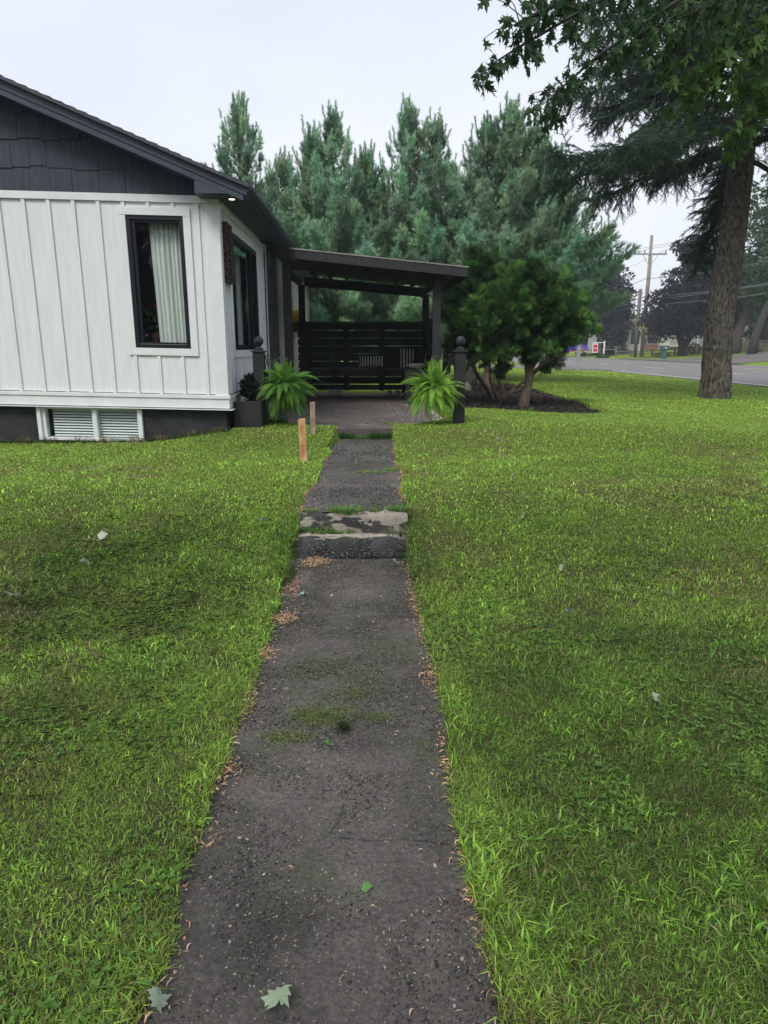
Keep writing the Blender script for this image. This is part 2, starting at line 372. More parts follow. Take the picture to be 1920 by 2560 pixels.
def vnoise(x, y, s, seed=0):
    x = np.asarray(x, float) * s + seed * 17.3; y = np.asarray(y, float) * s + seed * 31.7
    xi = np.floor(x); yi = np.floor(y); fx = x - xi; fy = y - yi
    fx = fx * fx * (3 - 2 * fx); fy = fy * fy * (3 - 2 * fy)
    def h(a, b): v = np.sin(a * 127.1 + b * 311.7 + seed * 3.3) * 43758.5453; return v - np.floor(v)
    return (h(xi, yi) * (1 - fx) + h(xi + 1, yi) * fx) * (1 - fy) + (h(xi, yi + 1) * (1 - fx) + h(xi + 1, yi + 1) * fx) * fy

def sstep(a, b, x):
    t = np.clip((np.asarray(x, float) - a) / (b - a), 0, 1); return t * t * (3 - 2 * t)

# ------------------------------------------------------------------ terrain
def path_l(y): return -.555 - .042 * (vnoise(y, 0, 3.1, 2) - .5) * 2 - .035 * (vnoise(y, 0, 9, 3) - .5) + .05 * sstep(5.6, 6.4, y) + .02 * sstep(3.4, 3, y) * 0
def path_r(y): return .275 + .030 * (vnoise(y, 5, 2.7, 4) - .5) * 2 + .03 * (vnoise(y, 5, 9, 5) - .5)
PATIO = [(-1.87, 9.95), (-1.3, 9.88), (-.75, 9.42), (-.5, 9.3), (.0, 9.28), (.32, 9.32), (.75, 9.62), (1.0, 10.0), (1.13, 10.4), (1.1, 11.2), (1.04, 12.5), (1.1, 13.0), (1.3, 16.9), (-1.87, 16.9)]
BED = [(1.38, 12.3), (1.7, 12.0), (2.1, 11.7), (2.6, 11.35), (3.1, 11.1), (3.6, 11.02), (3.95, 11.3), (4.15, 12.5), (4.3, 14.5), (4.45, 17.4), (4.5, 20.5), (4.35, 22.0), (3.2, 21.8), (1.7, 21.8), (1.45, 17), (1.34, 13.5)]
def inpoly(x, y, poly):
    x = np.asarray(x, float); y = np.asarray(y, float); c = np.zeros(np.broadcast(x, y).shape, bool); n = len(poly)
    for i in range(n):
        x0, y0 = poly[i]; x1, y1 = poly[(i + 1) % n]
        if y0 == y1: continue
        c ^= ((y0 > y) != (y1 > y)) & (x < (x1 - x0) * (y - y0) / (y1 - y0) + x0)
    return c
def g_raw(x, y):
    x = np.asarray(x, float); y = np.asarray(y, float)
    h = -1.5 + .29 * sstep(3.6, 5.9, y)
    a = sstep(-3.0, -1.7, x) * (1 - sstep(3.5, 7, x))
    h = h + .17 * a * sstep(7.6, 9.3, y) * (1 - .6 * sstep(12, 20, y))
    h = h + .07 * sstep(14, 26, y) * (1 - sstep(6, 12, x))
    h = h + (-.04) * sstep(6, 13, x) * sstep(5, 12, y)
    h = h + .86 * sstep(30, 44, x) * sstep(40, 62, y)
    h = h + .012 * (vnoise(x, y, 1.1, 8) - .5) * 2
    return h
DRV = [(2.0, 40), (13.6, 38), (13.6, 46.5), (2.0, 50.5), (-14, 51), (-14, 43)]
DRV2 = [(26.9, 50), (28.5, 54), (33, 58), (44, 58), (62, 52), (62, 62), (46, 68), (33, 71), (28.5, 74), (26.9, 78)]
def is_bare(x, y, pad=0.0):
    b = (x > path_l(y) - pad) & (x < path_r(y) + pad) & (y < 9.4)
    b |= inpoly(x, y, PATIO); b |= inpoly(x, y, BED)
    b |= (x < -1.86 + pad) & (y > 8.99 - pad) & (y < 22)
    b |= (x > 12.6) & (x < 27.2); b |= inpoly(x, y, DRV); b |= inpoly(x, y, DRV2)
    return b

def build_ground():
    def axis(segs):
        out = []
        for a, b, st in segs: out += list(np.arange(a, b - 1e-6, st))
        return np.array(out + [segs[-1][1]])
    xs = axis([(-900, -100, 100), (-100, -20, 8), (-20, -5, 1), (-5, -2.4, .25), (-2.4, 1.6, .08), (1.6, 6, .2), (6, 30, 1), (30, 50, 1), (50, 120, 7), (120, 900, 78)])
    ys = axis([(-60, -4, 7), (-4, 0, .5), (0, 13, .1), (13, 24, .5), (24, 80, 2), (80, 160, 8), (160, 1500, 134)])
    X, Y = np.meshgrid(xs, ys)
    Z = g_raw(X, Y)
    pth = (X > path_l(Y) + .01) & (X < path_r(Y) - .01) & (Y < 9.4)
    Z = np.where(pth, np.where(Y < 4.76, -1.56, np.minimum(Z, np.where(Y < 5.3, -1.56, -1.30))), Z)
    Z = np.where(inpoly(X, Y, PATIO), np.minimum(Z, -1.16), Z)
    Z = np.where(inpoly(X, Y, BED), np.minimum(Z, -1.2), Z)
    Z = np.where((X < -1.9) & (Y > 9.05) & (Y < 21.6), -1.6, Z)
    Z = np.where((X > 12.5) & (X < 27.1), -1.29, Z)
    nx, ny = len(xs), len(ys)
    V = np.stack([X, Y, Z], -1).reshape(-1, 3)
    i = np.arange(ny - 1)[:, None] * nx + np.arange(nx - 1)[None]
    F = np.stack([i, i + 1, i + nx + 1, i + nx], -1).reshape(-1, 4)
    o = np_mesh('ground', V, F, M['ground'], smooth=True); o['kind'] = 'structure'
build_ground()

def zpath(y):
    """surface height of the walk; returns list of (y,z,material key) profile"""
    return None
def strip(name, ys, zs, key, left=path_l, right=path_r, nx=10, rough=.004, thick=.05):
    ys = np.array(ys, float); zs = np.array(zs, float)
    u = np.linspace(0, 1, nx + 1)
    l = left(ys) if callable(left) else np.full(len(ys), left); r = right(ys) if callable(right) else np.full(len(ys), right)
    X = l[:, None] * (1 - u) + r[:, None] * u; Y = np.repeat(ys[:, None], nx + 1, 1); Z = np.repeat(zs[:, None], nx + 1, 1)
    Z = Z + rough * (vnoise(X, Y + Z, 7, 11) - .5) * 2 + rough * (vnoise(X, Y + Z, 23, 12) - .5)
    Y = Y + rough * 1.5 * (vnoise(X, Z, 9, 14) - .5)
    n1, n2 = Z.shape
    V = np.stack([X, Y, Z], -1).reshape(-1, 3)
    i = np.arange(n1 - 1)[:, None] * n2 + np.arange(n2 - 1)[None]
    F = np.stack([i, i + 1, i + n2 + 1, i + n2], -1).reshape(-1, 4)
    # side skirts
    k = len(V); bl = V.reshape(n1, n2, 3)[:, 0].copy(); br = V.reshape(n1, n2, 3)[:, -1].copy(); bl[:, 2] -= thick; br[:, 2] -= thick
    V = np.concatenate([V, bl, br]); j = np.arange(n1 - 1)
    FL = np.stack([j * n2 + n2, j * n2, k + j, k + j + 1], -1); FR = np.stack([j * n2 + n2 - 1, (j + 1) * n2 + n2 - 1, k + n1 + j + 1, k + n1 + j], -1)
    o = np_mesh(name, V, np.concatenate([F, FL, FR]), M[key], smooth=True); o['kind'] = 'structure'
    return o
strip('path', list(np.arange(-3, 4.7, .05)) + [4.74, 4.765], [-1.5] * len(np.arange(-3, 4.7, .05)) + [-1.5, -1.51], 'path', nx=14)
yu = np.arange(5.06, 9.36, .05); strip('path', yu, -1.215 + .0 * yu + .006 * np.sin(yu * 2.1), 'path', nx=14)
def step_mix():
    m = M['riser'].copy(); m.name = 'step_mixed'; t = m.node_tree; N = t.nodes.new; K = t.links.new; b = t.nodes['Principled BSDF']
    old = b.inputs['Base Color'].links[0].from_socket
    tc = N('ShaderNodeTexCoord'); mp = N('ShaderNodeMapping'); mp.inputs['Scale'].default_value = (1, 3.5, 3.5); K(tc.outputs['Object'], mp.inputs[0])
    n = N('ShaderNodeTexNoise'); n.inputs['Scale'].default_value = 4.2; n.inputs['Detail'].default_value = 9; n.inputs['Roughness'].default_value = .62; K(mp.outputs[0], n.inputs['Vector'])
    r = N('ShaderNodeValToRGB'); r.color_ramp.elements[0].position = .50; r.color_ramp.elements[1].position = .535; K(n.outputs['Fac'], r.inputs[0])
    n2 = N('ShaderNodeTexNoise'); n2.inputs['Scale'].default_value = 20; n2.inputs['Detail'].default_value = 6; K(tc.outputs['Object'], n2.inputs['Vector'])
    r2 = N('ShaderNodeValToRGB'); r2.color_ramp.elements[0].color = (.20, .18, .15, 1); r2.color_ramp.elements[1].color = (.42, .38, .31, 1); K(n2.outputs['Fac'], r2.inputs[0])
    mx_ = N('ShaderNodeMix'); mx_.data_type = 'RGBA'; K(r.outputs[0], mx_.inputs[0]); K(old, mx_.inputs[6]); K(r2.outputs[0], mx_.inputs[7]); K(mx_.outputs[2], b.inputs['Base Color']); return m
M['step_mixed'] = step_mix()
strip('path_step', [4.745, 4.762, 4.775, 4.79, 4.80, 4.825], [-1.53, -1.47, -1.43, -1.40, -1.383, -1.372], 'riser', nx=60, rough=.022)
strip('path_step', [4.82, 4.835, 4.85, 4.88, 4.91, 4.96], [-1.378, -1.369, -1.366, -1.362, -1.36, -1.362], 'step_mixed', nx=60, rough=.012)
strip('path_step', [4.95, 4.957, 4.965, 4.975, 4.982, 4.99, 5.01, 5.04, 5.07, 5.10], [-1.385, -1.345, -1.30, -1.268, -1.245, -1.232, -1.224, -1.220, -1.218, -1.222], 'step_mixed', nx=60, rough=.018)
strip('path_step', [4.855, 4.87, 4.89, 4.91], [-1.364, -1.353, -1.352, -1.362], 'step_concrete', nx=60, rough=.012)

def flat_poly(name, poly, z, key, kind='structure', skirt=.12, sub=0):
    mb = MB(); n = len(poly)
    zz = (lambda x, y: z) if not callable(z) else z
    v = [(p[0], p[1], float(zz(p[0], p[1]))) for p in poly]
    mb.add(v + [(p[0], p[1], p[2] - skirt) for p in v], [tuple(range(n))] + [(i, i + n, (i + 1) % n + n, (i + 1) % n) for i in range(n)])
    o = mb.build(name, M[key]); o['kind'] = kind; return o
def wob(poly, a=.03, st=.12):
    out = []
    for i in range(len(poly)):
        p, q = Vector(poly[i]), Vector(poly[(i + 1) % len(poly)]); n = max(1, int((q - p).length / st))
        for j in range(n):
            r = p.lerp(q, j / n); out.append((r.x + a * mnoise.noise(Vector((r.x * 3, r.y * 3, 1))) * 2, r.y + a * mnoise.noise(Vector((r.x * 3, r.y * 3, 7))) * 2))
    return out
flat_poly('patio', wob(PATIO), -1.085, 'patio')
flat_poly('mulch_bed', wob(BED, .05), -1.13, 'mulch')
# ------------------------------------------------------------------ road
road = flat_poly('road', [(13.0, -200), (26.9, -200), (26.9, 900), (13.0, 900)], -1.255, 'road', skirt=.05)
def mark(name, x0, x1, y0, y1, key, z=-1.249):
    o = MB().add([(x0, y0, z), (x1, y0, z), (x1, y1, z), (x0, y1, z)], [(0, 1, 2, 3)]).build(name, M[key]); o['kind'] = 'structure'
mb = MB()
def q(x0, x1, y0, y1, z=-1.249): mb.add([(x0, y0, z), (x1, y0, z), (x1, y1, z), (x0, y1, z)], [(0, 1, 2, 3)])
q(13.25, 13.37, -100, 600)
for k in range(-4, 60): q(17.6, 17.74, 4.2 + k * 9.4, 7.3 + k * 9.4)
for k in range(-4, 60): q(20.1, 20.22, 7.2 + k * 9.4, 8.2 + k * 9.4)
q(26.2, 26.32, -100, 50); q(26.2, 26.32, 79, 600)
o = mb.build('road_marking', M['paint_white']); o['kind'] = 'structure'
mb = MB(); q(22.6, 22.74, -100, 600); q(22.95, 23.09, -100, 600)
o = mb.build('road_marking', M['paint_yellow']); o['kind'] = 'structure'
flat_poly('driveway', DRV, lambda x, y: g_raw(x, y) + .03 if x < 13 else -1.24, 'driveway', skirt=.2)
def grid_poly(name, poly, key, st=1.0, dz=.04):
    xs = [p[0] for p in poly]; ys = [p[1] for p in poly]; mb = MB(); V = {}; F = []
    ax = np.arange(min(xs), max(xs) + st, st); ay = np.arange(min(ys), max(ys) + st, st)
    for i in range(len(ax) - 1):
        for j in range(len(ay) - 1):
            if inpoly(ax[i] + st / 2, ay[j] + st / 2, poly):
                for a, b in ((i, j), (i + 1, j), (i + 1, j + 1), (i, j + 1)):
                    if (a, b) not in V: V[(a, b)] = len(V)
                F.append(tuple(V[c] for c in ((i, j), (i + 1, j), (i + 1, j + 1), (i, j + 1))))
    pts = [(ax[a], ay[b], float(g_raw(ax[a], ay[b])) + dz) for a, b in V]
    o = MB().add(pts, F).build(name, M[key], smooth=True); o['kind'] = 'structure'
grid_poly('driveway', DRV2, 'driveway')
# ------------------------------------------------------------------ the house
SHEAR = 0.022
WX, FY = -1.88, 9.0               # side wall plane, front wall plane
house = thing('house', (WX, FY, -1.1), 'white board and batten bungalow with black shingled gable', 'house')
def hp(mb, name, key, parent=None, **k): return mb.build(name, M[key], parent or house, **k)
# front and side siding, built round the openings
w = MB()
fx0, fx1, fz0, fz1 = -3.0, -2.3, -.03, 1.55
T = .16
for a in ((-11, fx0, -.60, 1.78), (fx1, WX, -.60, 1.78)): w.box(a[0], a[1], FY, FY + T, a[2], a[3])
w.box(fx0, fx1, FY, FY + T, -.60, fz0); w.box(fx0, fx1, FY, FY + T, fz1, 1.78)
sy0, sy1, sz0, sz1 = 9.62, 11.75, -.04, 1.50
w.box(WX - T, WX, FY + T, sy0, -.60, 1.78); w.box(WX - T, WX, sy1, 12.75, -.60, 1.78)
w.box(WX - T, WX, sy0, sy1, -.60, sz0); w.box(WX - T, WX, sy0, sy1, sz1, 1.78)
hp(w, 'wall', 'white_siding')
w = MB().box(WX - T, WX - .002, 14.5, 21.7, -.62, 1.78).box(-11, WX - T, 21.54, 21.7, -.62, 1.78).box(-11, -10.84, FY + T, 21.54, -.62, 1.78)
hp(w, 'wall', 'cream_siding')
w = MB().box(WX - T, WX - .01, 12.75, 14.5, -1.05, 1.78); 
for y in (13.1, 13.55, 14.0): w.box(WX - .01, WX + .012, y - .025, y + .025, -1.05, 1.74)
hp(w, 'entry_panel', 'grey_panel')
hp(MB().box(WX - .01, WX + .03, 12.68, 12.78, -.6, 1.75), 'trim_board', 'white_trim'); hp(MB().box(WX - .01, WX + .03, 14.46, 14.56, -1.05, 1.75), 'trim_board', 'white_trim')
b = MB()
bt = .02
for k in range(31):
    x = -2.12 - .3 * k
    if x < -10.9: break
    if fx0 - .1 < x < fx1 + .1:
        b.box(x - .021, x + .021, FY - bt, FY, -.605, -.128); b.box(x - .021, x + .021, FY - bt, FY, 1.638, 1.70)
    else: b.box(x - .021, x + .021, FY - bt, FY, -.605, 1.70)
y = 9.3
while y < 12.7:
    if sy0 - .12 < y < sy1 + .12: b.box(WX, WX + bt, y - .02, y + .02, -.605, -.14)
    else: b.box(WX, WX + bt, y - .02, y + .02, -.605, 1.64)
    y += .2
hp(b, 'batten', 'white_siding')
b = MB(); y = 14.75
while y < 21.6: b.box(WX - .002, WX + .03, y - .03, y + .03, -.605, 1.70); y += .3
hp(b, 'batten', 'cream_siding')
tr = MB()
tr.box(-11, WX + .03, FY - .028, FY, 1.70, 1.785)                          # frieze
tr.box(-11, WX + .035, FY - .034, FY, -.78, -.655)                          # skirt board
tr.box(-11, WX + .05, FY - .048, FY, -.655, -.61)                           # drip cap
tr.box(WX - .14, WX + .027, FY - .026, FY, -.61, 1.70)                      # corner board
tr.box(WX, WX + .026, FY, FY + .13, -.61, 1.70)
tr.box(WX, WX + .034, FY, 12.7, -.78, -.655); tr.box(WX, WX + .045, FY, 12.7, -.655, -.62)
tr.box(WX, WX + .028, FY + .13, 12.1, 1.66, 1.785)
hp(tr, 'trim_board', 'white_trim', bevel=.003)
hp(MB().box(-11, WX + .075, FY - .075, FY + .01, -.800, -.792).box(WX, WX + .075, FY + .01, 10.4, -.800, -.792), 'flashing', 'white_trim')
# foundation
fo = MB(); bx0, bx1, bz0, bz1 = -4.36, -3.0, -1.235, -.80
FYI = FY + .03
fo.box(-11, bx0, FYI, FYI + .2, -1.7, -.781).box(bx1, WX - .03, FYI, FYI + .2, -1.7, -.781).box(bx0, bx1, FYI, FYI + .2, -1.7, bz0)
fo.box(WX - .23, WX - .03, FYI + .2, 21.6, -1.7, -.62).box(-11, WX - .23, 21.4, 21.6, -1.7, -.62).box(-11, -10.8, FYI + .2, 21.4, -1.7, -.62)
fo.box(bx0, bx1, FYI, FYI + .2, bz1, -.781)
hp(fo, 'foundation', 'foundation')
# interior: floor, ceiling, partitions so the glass shows a dim room
i_ = MB().box(-10.8, WX - T, FY + T, 21.5, -.62, -.58).box(-10.8, WX - T, FY + T, 21.5, 1.72, 1.76).box(-7, WX - T, 14.0, 14.1, -.58, 1.72).box(-7.1, -7.0, FY + T, 14.1, -.58, 1.72)
hp(i_, 'interior_wall', 'interior')
# window maker: frame, pane, optional mullions
def window(name, plane, a0, a1, z0, z1, fw, key, depth=.09, inset=.0, mull=(), rails=(), out=.012):
    """plane 'front' (facing -y at FY) or 'side' (facing +x at WX)"""
    def bx(mb, a, b_, d0, d1, c0, c1):
        if plane == 'front': mb.box(a, b_, FY + d0, FY + d1, c0, c1)
        else: mb.box(WX - d1, WX - d0, a, b_, c0, c1)
    root = MB(); bx(root, a0, a0 + fw, -out, depth, z0, z1); bx(root, a1 - fw, a1, -out, depth, z0, z1)
    bx(root, a0 + fw, a1 - fw, -out, depth, z0, z0 + fw); bx(root, a0 + fw, a1 - fw, -out, depth, z1 - fw, z1)
    for m_ in mull: bx(root, m_ - fw / 3, m_ + fw / 3, 0, depth * .8, z0 + fw, z1 - fw)
    w_ = hp(root, name, key, bevel=.003)
    g = MB(); 
    dd = depth * .45; q4 = [(a0 + fw, z0 + fw), (a1 - fw, z0 + fw), (a1 - fw, z1 - fw), (a0 + fw, z1 - fw)]
    g.add([(a, FY + dd, c) for a, c in q4] if plane == 'front' else [(WX - dd, a, c) for a, c in q4], [(0, 1, 2, 3)])
    g.build('pane', M['glass'], w_)
    return w_
def window_trim(plane, a0, a1, z0, z1, t, d=.024):
    m_ = MB()
    for (a, b_, c, d_) in ((a0 - t, a0, z0, z1), (a1, a1 + t, z0, z1), (a0 - t, a1 + t, z1, z1 + t), (a0 - t, a1 + t, z0 - t, z0)):
        dd = d if c != z1 else d + .004
        if plane == 'front': m_.box(a, b_, FY - dd, FY, c, d_)
        else: m_.box(WX, WX + dd, a, b_, c, d_)
    hp(m_, 'window_trim', 'white_trim', bevel=.002)
wf = window('window', 'front', fx0, fx1, fz0, fz1, .05, 'black_frame', out=.012)
MB().box(fx0 + .05, fx0 + .095, FY + .02, FY + .06, fz0 + .05, fz1 - .05).box(fx1 - .065, fx1 - .05, FY + .02, FY + .06, fz0 + .05, fz1 - .05).box(fx0 + .095, fx1 - .065, FY + .02, FY + .06, fz1 - .075, fz1 - .05).box(fx0 + .095, fx1 - .065, FY + .02, FY + .06, fz0 + .05, fz0 + .075).build('sash', M['black_frame'], wf)
window_trim('front', fx0, fx1, fz0, fz1, .09)
ws = window('window', 'side', sy0, sy1, sz0, sz1, .07, 'black_frame', mull=(9.95, 11.35), out=.02)
window_trim('side', sy0, sy1, sz0, sz1, .10)
# curtains
def curtain(name, x0, x1, y, z0, z1, folds, amp, lean, key, side=False):
    n = folds * 8; V = []; F = []
    for j in range(13):
        t_ = j / 12; z = z1 + (z0 - z1) * t_
        for i in range(n + 1):
            u = i / n; x = x0 + (x1 - x0) * u + lean * t_ * (1 - u) * (1)
            d = y + amp * (math.sin(u * folds * 2 * math.pi + .6 * math.sin(u * 9)) + .35 * math.sin(u * folds * 4.3 + t_ * 1.5))
            V.append((x, d, z) if not side else (d, x, z))
    F = [(j * (n + 1) + i, j * (n + 1) + i + 1, (j + 1) * (n + 1) + i + 1, (j + 1) * (n + 1) + i) for j in range(12) for i in range(n)]
    o = MB().add(V, F).build(name, M[key], house, smooth=True); s = o.modifiers.new('s', 'SOLIDIFY'); s.thickness = .002
curtain('curtain', -2.78, -2.32, FY + .17, -.5, 1.58, 8, .022, .05, 'curtain')
curtain('curtain', 9.62, 9.95, WX - .28, -.5, 1.55, 6, .02, 0, 'curtain', side=True)
curtain('curtain', 11.4, 11.8, WX - .28, -.5, 1.55, 7, .02, 0, 'curtain', side=True)
# basement window
bw = MB()
yb0, yb1 = FY - .02, FY + .10
bw.box(bx0 - .0, bx0 + .05, yb0, yb1, bz0, bz1).box(bx0 + .05, bx0 + .10, yb0 + .03, yb1, bz0, bz1).box(bx1 - .06, bx1, yb0, yb1, bz0, bz1)
bw.box(bx0 + .10, bx1 - .06, yb0, yb1, bz0, bz0 + .035).box(bx0 + .10, bx1 - .06, yb0 + .02, yb1, bz1 - .03, bz1)
xm = -3.62; bw.box(xm - .03, xm + .03, yb0 + .01, yb1, bz0 + .035, bz1 - .03)
bwo = hp(bw, 'basement_window', 'white_trim', bevel=.003)
MB().add([(bx0 + .1, FY + .045, bz0 + .035), (bx1 - .06, FY + .045, bz0 + .035), (bx1 - .06, FY + .045, bz1 - .03), (bx0 + .1, FY + .045, bz1 - .03)], [(0, 1, 2, 3)]).build('pane', M['glass'], bwo)
sl = MB()
for (a, b_) in ((bx0 + .17, xm - .035), (xm + .035, bx1 - .065)):
    for k in range(10):
        z = bz0 + .058 + k * .036
        sl.hexa([(a, FY + .066, z - .011), (b_, FY + .066, z - .011), (b_, FY + .084, z + .007), (a, FY + .084, z + .007), (a, FY + .066, z - .009), (b_, FY + .066, z - .009), (b_, FY + .084, z + .009), (a, FY + .084, z + .009)])
sl.build('blind', M['blind'], bwo)
hp(MB().box(bx0, bx1, FY + .5, FY + .52, -1.4, -.8), 'interior_wall', 'interior')
# gable: dark wall with staggered shakes
pitch = .39
def zrake(x): return 1.855 + pitch * (-1.46 - x)             # top of roof line
RX = -6.3; zr = zrake(RX)
g = MB().prism([(-11, 1.785), (-2.02, 1.785), (-2.02, zrake(-2.02) - .1), (RX, zr - .1), (-11, zr - .1 - pitch * 4.7)], 'y', FY + .005, FY + .15)
hp(g, 'gable_wall', 'black_shingle')
sh = MB(); row = 0; z = 1.775
rr = random.Random(5)
while z < zr:
    x = -2.06
    while x > -6.5:
        wd = rr.uniform(.17, .34); dz = rr.choice([0, 0, .035, .02]); t_ = rr.uniform(.012, .02)
        x0 = x - wd
        top = min(z + .30, zrake(x) - .14); lo = z - dz if row else z
        if top > lo + .03:
            sh.hexa([(x0 + .004, FY - t_, lo), (x, FY - t_, lo), (x, FY + .006, lo), (x0 + .004, FY + .006, lo),
                     (x0 + .004, FY - .003, top + (pitch * wd if top < z + .29 else 0)), (x, FY - .003, top), (x, FY + .006, top), (x0 + .004, FY + .006, top + (pitch * wd if top < z + .29 else 0))])
        x = x0
    z += .30; row += 1
hp(sh, 'shingle_siding', 'black_shingle')
# rake boards, box return, soffits, gutter
RY = 8.66
def rk(x, dz): return (x, zrake(x) + dz)
hp(MB().prism([rk(-1.455, -.03), rk(RX, -.03), rk(RX, -.12), rk(-1.455, -.12)], 'y', RY, RY + .03)
     .prism([rk(-1.5, -.12), rk(RX, -.12), rk(RX, -.19), rk(-1.5, -.19)], 'y', RY + .012, RY + .035), 'rake_board', 'dark_fascia', bevel=.002)
hp(MB().prism([rk(-11, 0)] if False else [(-2.06, 1.752), (-1.46, 1.752), (-1.46, zrake(-1.46) - .125), (-2.06, zrake(-2.06) - .195)], 'y', RY + .014, RY + .04), 'eave_return', 'dark_fascia')
hp(MB().prism([(-2.05, 1.75), (-1.5, 1.75), (-1.5, 1.765), (-2.05, 1.765)], 'y', RY + .04, 21.85).prism([rk(-2.05, -.19), rk(RX, -.19), rk(RX, -.17), rk(-2.05, -.17)], 'y', RY + .035, FY - .02)
     .box(-2.07, -2.05, RY + .04, FY, 1.752, zrake(-2.06) - .17), 'soffit', 'soffit')
hp(MB().prism([(-1.5, 1.745), (-1.475, 1.745), (-1.475, 1.84), (-1.5, 1.84)], 'y', RY + .04, 21.87).prism([(-1.475, 1.765), (-1.44, 1.765), (-1.395, 1.81), (-1.395, 1.855), (-1.405, 1.855), (-1.405, 1.815), (-1.445, 1.775), (-1.475, 1.775)], 'y', RY + .0, 21.87)
     .prism([(-1.475, 1.765), (-1.44, 1.765), (-1.395, 1.81), (-1.395, 1.855), (-1.475, 1.855)], 'y', RY - .004, RY), 'gutter', 'dark_fascia')
# roof sheet with stepped shingle courses
rf = MB(); ncrs = 38; 
for k in range(ncrs):
    xa = -1.42 - k * (-1.42 - RX) / ncrs; xb = -1.42 - (k + 1) * (-1.42 - RX) / ncrs
    rf.hexa([(xb, RY - .05, zrake(xb) - .03), (xa, RY - .05, zrake(xa) - .03), (xa, 21.9, zrake(xa) - .03), (xb, 21.9, zrake(xb) - .03),
             (xb, RY - .05, zrake(xb) + .004), (xa, RY - .05, zrake(xa) + .017), (xa, 21.9, zrake(xa) + .017), (xb, 21.9, zrake(xb) + .004)])
rf.hexa([(RX - 5.2, RY - .05, zr - 5.2 * pitch - .03), (RX, RY - .05, zr - .03), (RX, 21.9, zr - .03), (RX - 5.2, 21.9, zr - 5.2 * pitch - .03),
         (RX - 5.2, RY - .05, zr - 5.2 * pitch + .01), (RX, RY - .05, zr + .01), (RX, 21.9, zr + .01), (RX - 5.2, 21.9, zr - 5.2 * pitch + .01)])
hp(rf, 'roof', 'roof_shingle')
hp(MB().prism([(-11, 1.785), (-2.0, 1.785), (-2.0, zrake(-2.0) - .1), (RX, zr - .1), (-11, zr - .1 - pitch * 4.7)], 'y', 21.55, 21.7), 'gable_wall', 'black_shingle')
for (x, y) in ((-1.68, 8.93), (-1.68, 19.0)):
    l = hp(MB().lathe((x, y, 1.742), [(.05, 0), (.055, .004), (.055, .008)], 16), 'soffit_light', 'dark_fascia')
    MB().lathe((x, y, 1.737), [(.001, 0), (.036, .001), (.036, .005)], 16).build('bulb', M['lamp_on'], l)
SHEAR = 0.0
# things by / on the house
s_ = thing('wall_sign', (-1.85, 9.3, 1.15), 'dark carved wooden board hung on the narrow side wall', 'sign')
sg = MB(); pts = []
for k in range(25):
    z = .80 + .72 * k / 24; pts.append((9.12 - .012 * (k % 3 == 0), z))
pts += [(9.47 + .02 * math.sin(k * 2.2), .80 + .72 * (24 - k) / 24) for k in range(25)]
sg.prism(pts, 'x', -1.852, -1.80); sg.build('board', M['sign_wood'], s_, bevel=.004)
sr = MB()
for k in range(9): sr.box(-1.80, -1.785 + .006 * (k % 2), 9.16 + .03 * (k % 3), 9.30 + .05 * (k % 2), .84 + .075 * k, .88 + .075 * k)
sr.build('carving', M['sign_wood'], s_, bevel=.006)
# indoor pot plant with a red flower, lilac slab standing in for a window reflection
def quick_leaves(n, c, rad, ln, cols, up=.3):
    d = unit(rng.normal(size=(n, 3)) + np.array([0, 0, up])); pos = np.array(c) + d * rng.uniform(.1, 1, (n, 1)) * np.array(rad)
    T_ = np.array([[0, 0, 0], [.22, .05, .5], [0, -.03, 1.0], [-.22, .05, .5]]); TF = np.array([[0, 1, 2], [0, 2, 3]])
    cc = np.array(cols)[rng.integers(0, len(cols), n)] * rng.uniform(.75, 1.2, (n, 1))
    return scatter(T_, TF, pos, frames(d + rng.normal(size=(n, 3)) * .4, roll=rng.uniform(0, 6, n)), rng.uniform(.6, 1.2, n) * ln, cc)
p_ = thing('potted_plant', (-2.84, 9.36, .0), 'indoor pot plant with red bloom behind the tall front window', 'plant')
V, F, C = quick_leaves(60, (-2.84, 9.36, .32), (.07, .07, .14), .11, [(.03, .10, .03), (.05, .14, .04)]); np_mesh('foliage', V, F, M['leaves'], p_, tint=C)
V, F, C = quick_leaves(40, (-2.83, 9.34, .52), (.03, .03, .03), .035, [(.5, .04, .05)]); np_mesh('flower', V, F, M['leaves'], p_, tint=C)
MB().lathe((-2.84, 9.36, 0.03), [(.05, 0), (.07, .12), (.075, .14)], 16).build('pot', M['box_wood'], p_, smooth=True)
st_ = thing('lilac_reflection', (-2.62, 9.5, -.55), 'pale lilac slab added as a reflection in the tall front window', 'table')
MB().box(-2.93, -2.33, 9.29, 9.75, -.015, .028).build('reflection_slab', mat('reflection_lilac', (.45, .38, .55), .8), st_, bevel=.01)
lg = MB()
for x in (-2.89, -2.37):
    for y in (9.33, 9.71): MB().box(x - .02, x + .02, y - .02, y + .02, -.578, -.015).build('leg', M['box_wood'], st_)
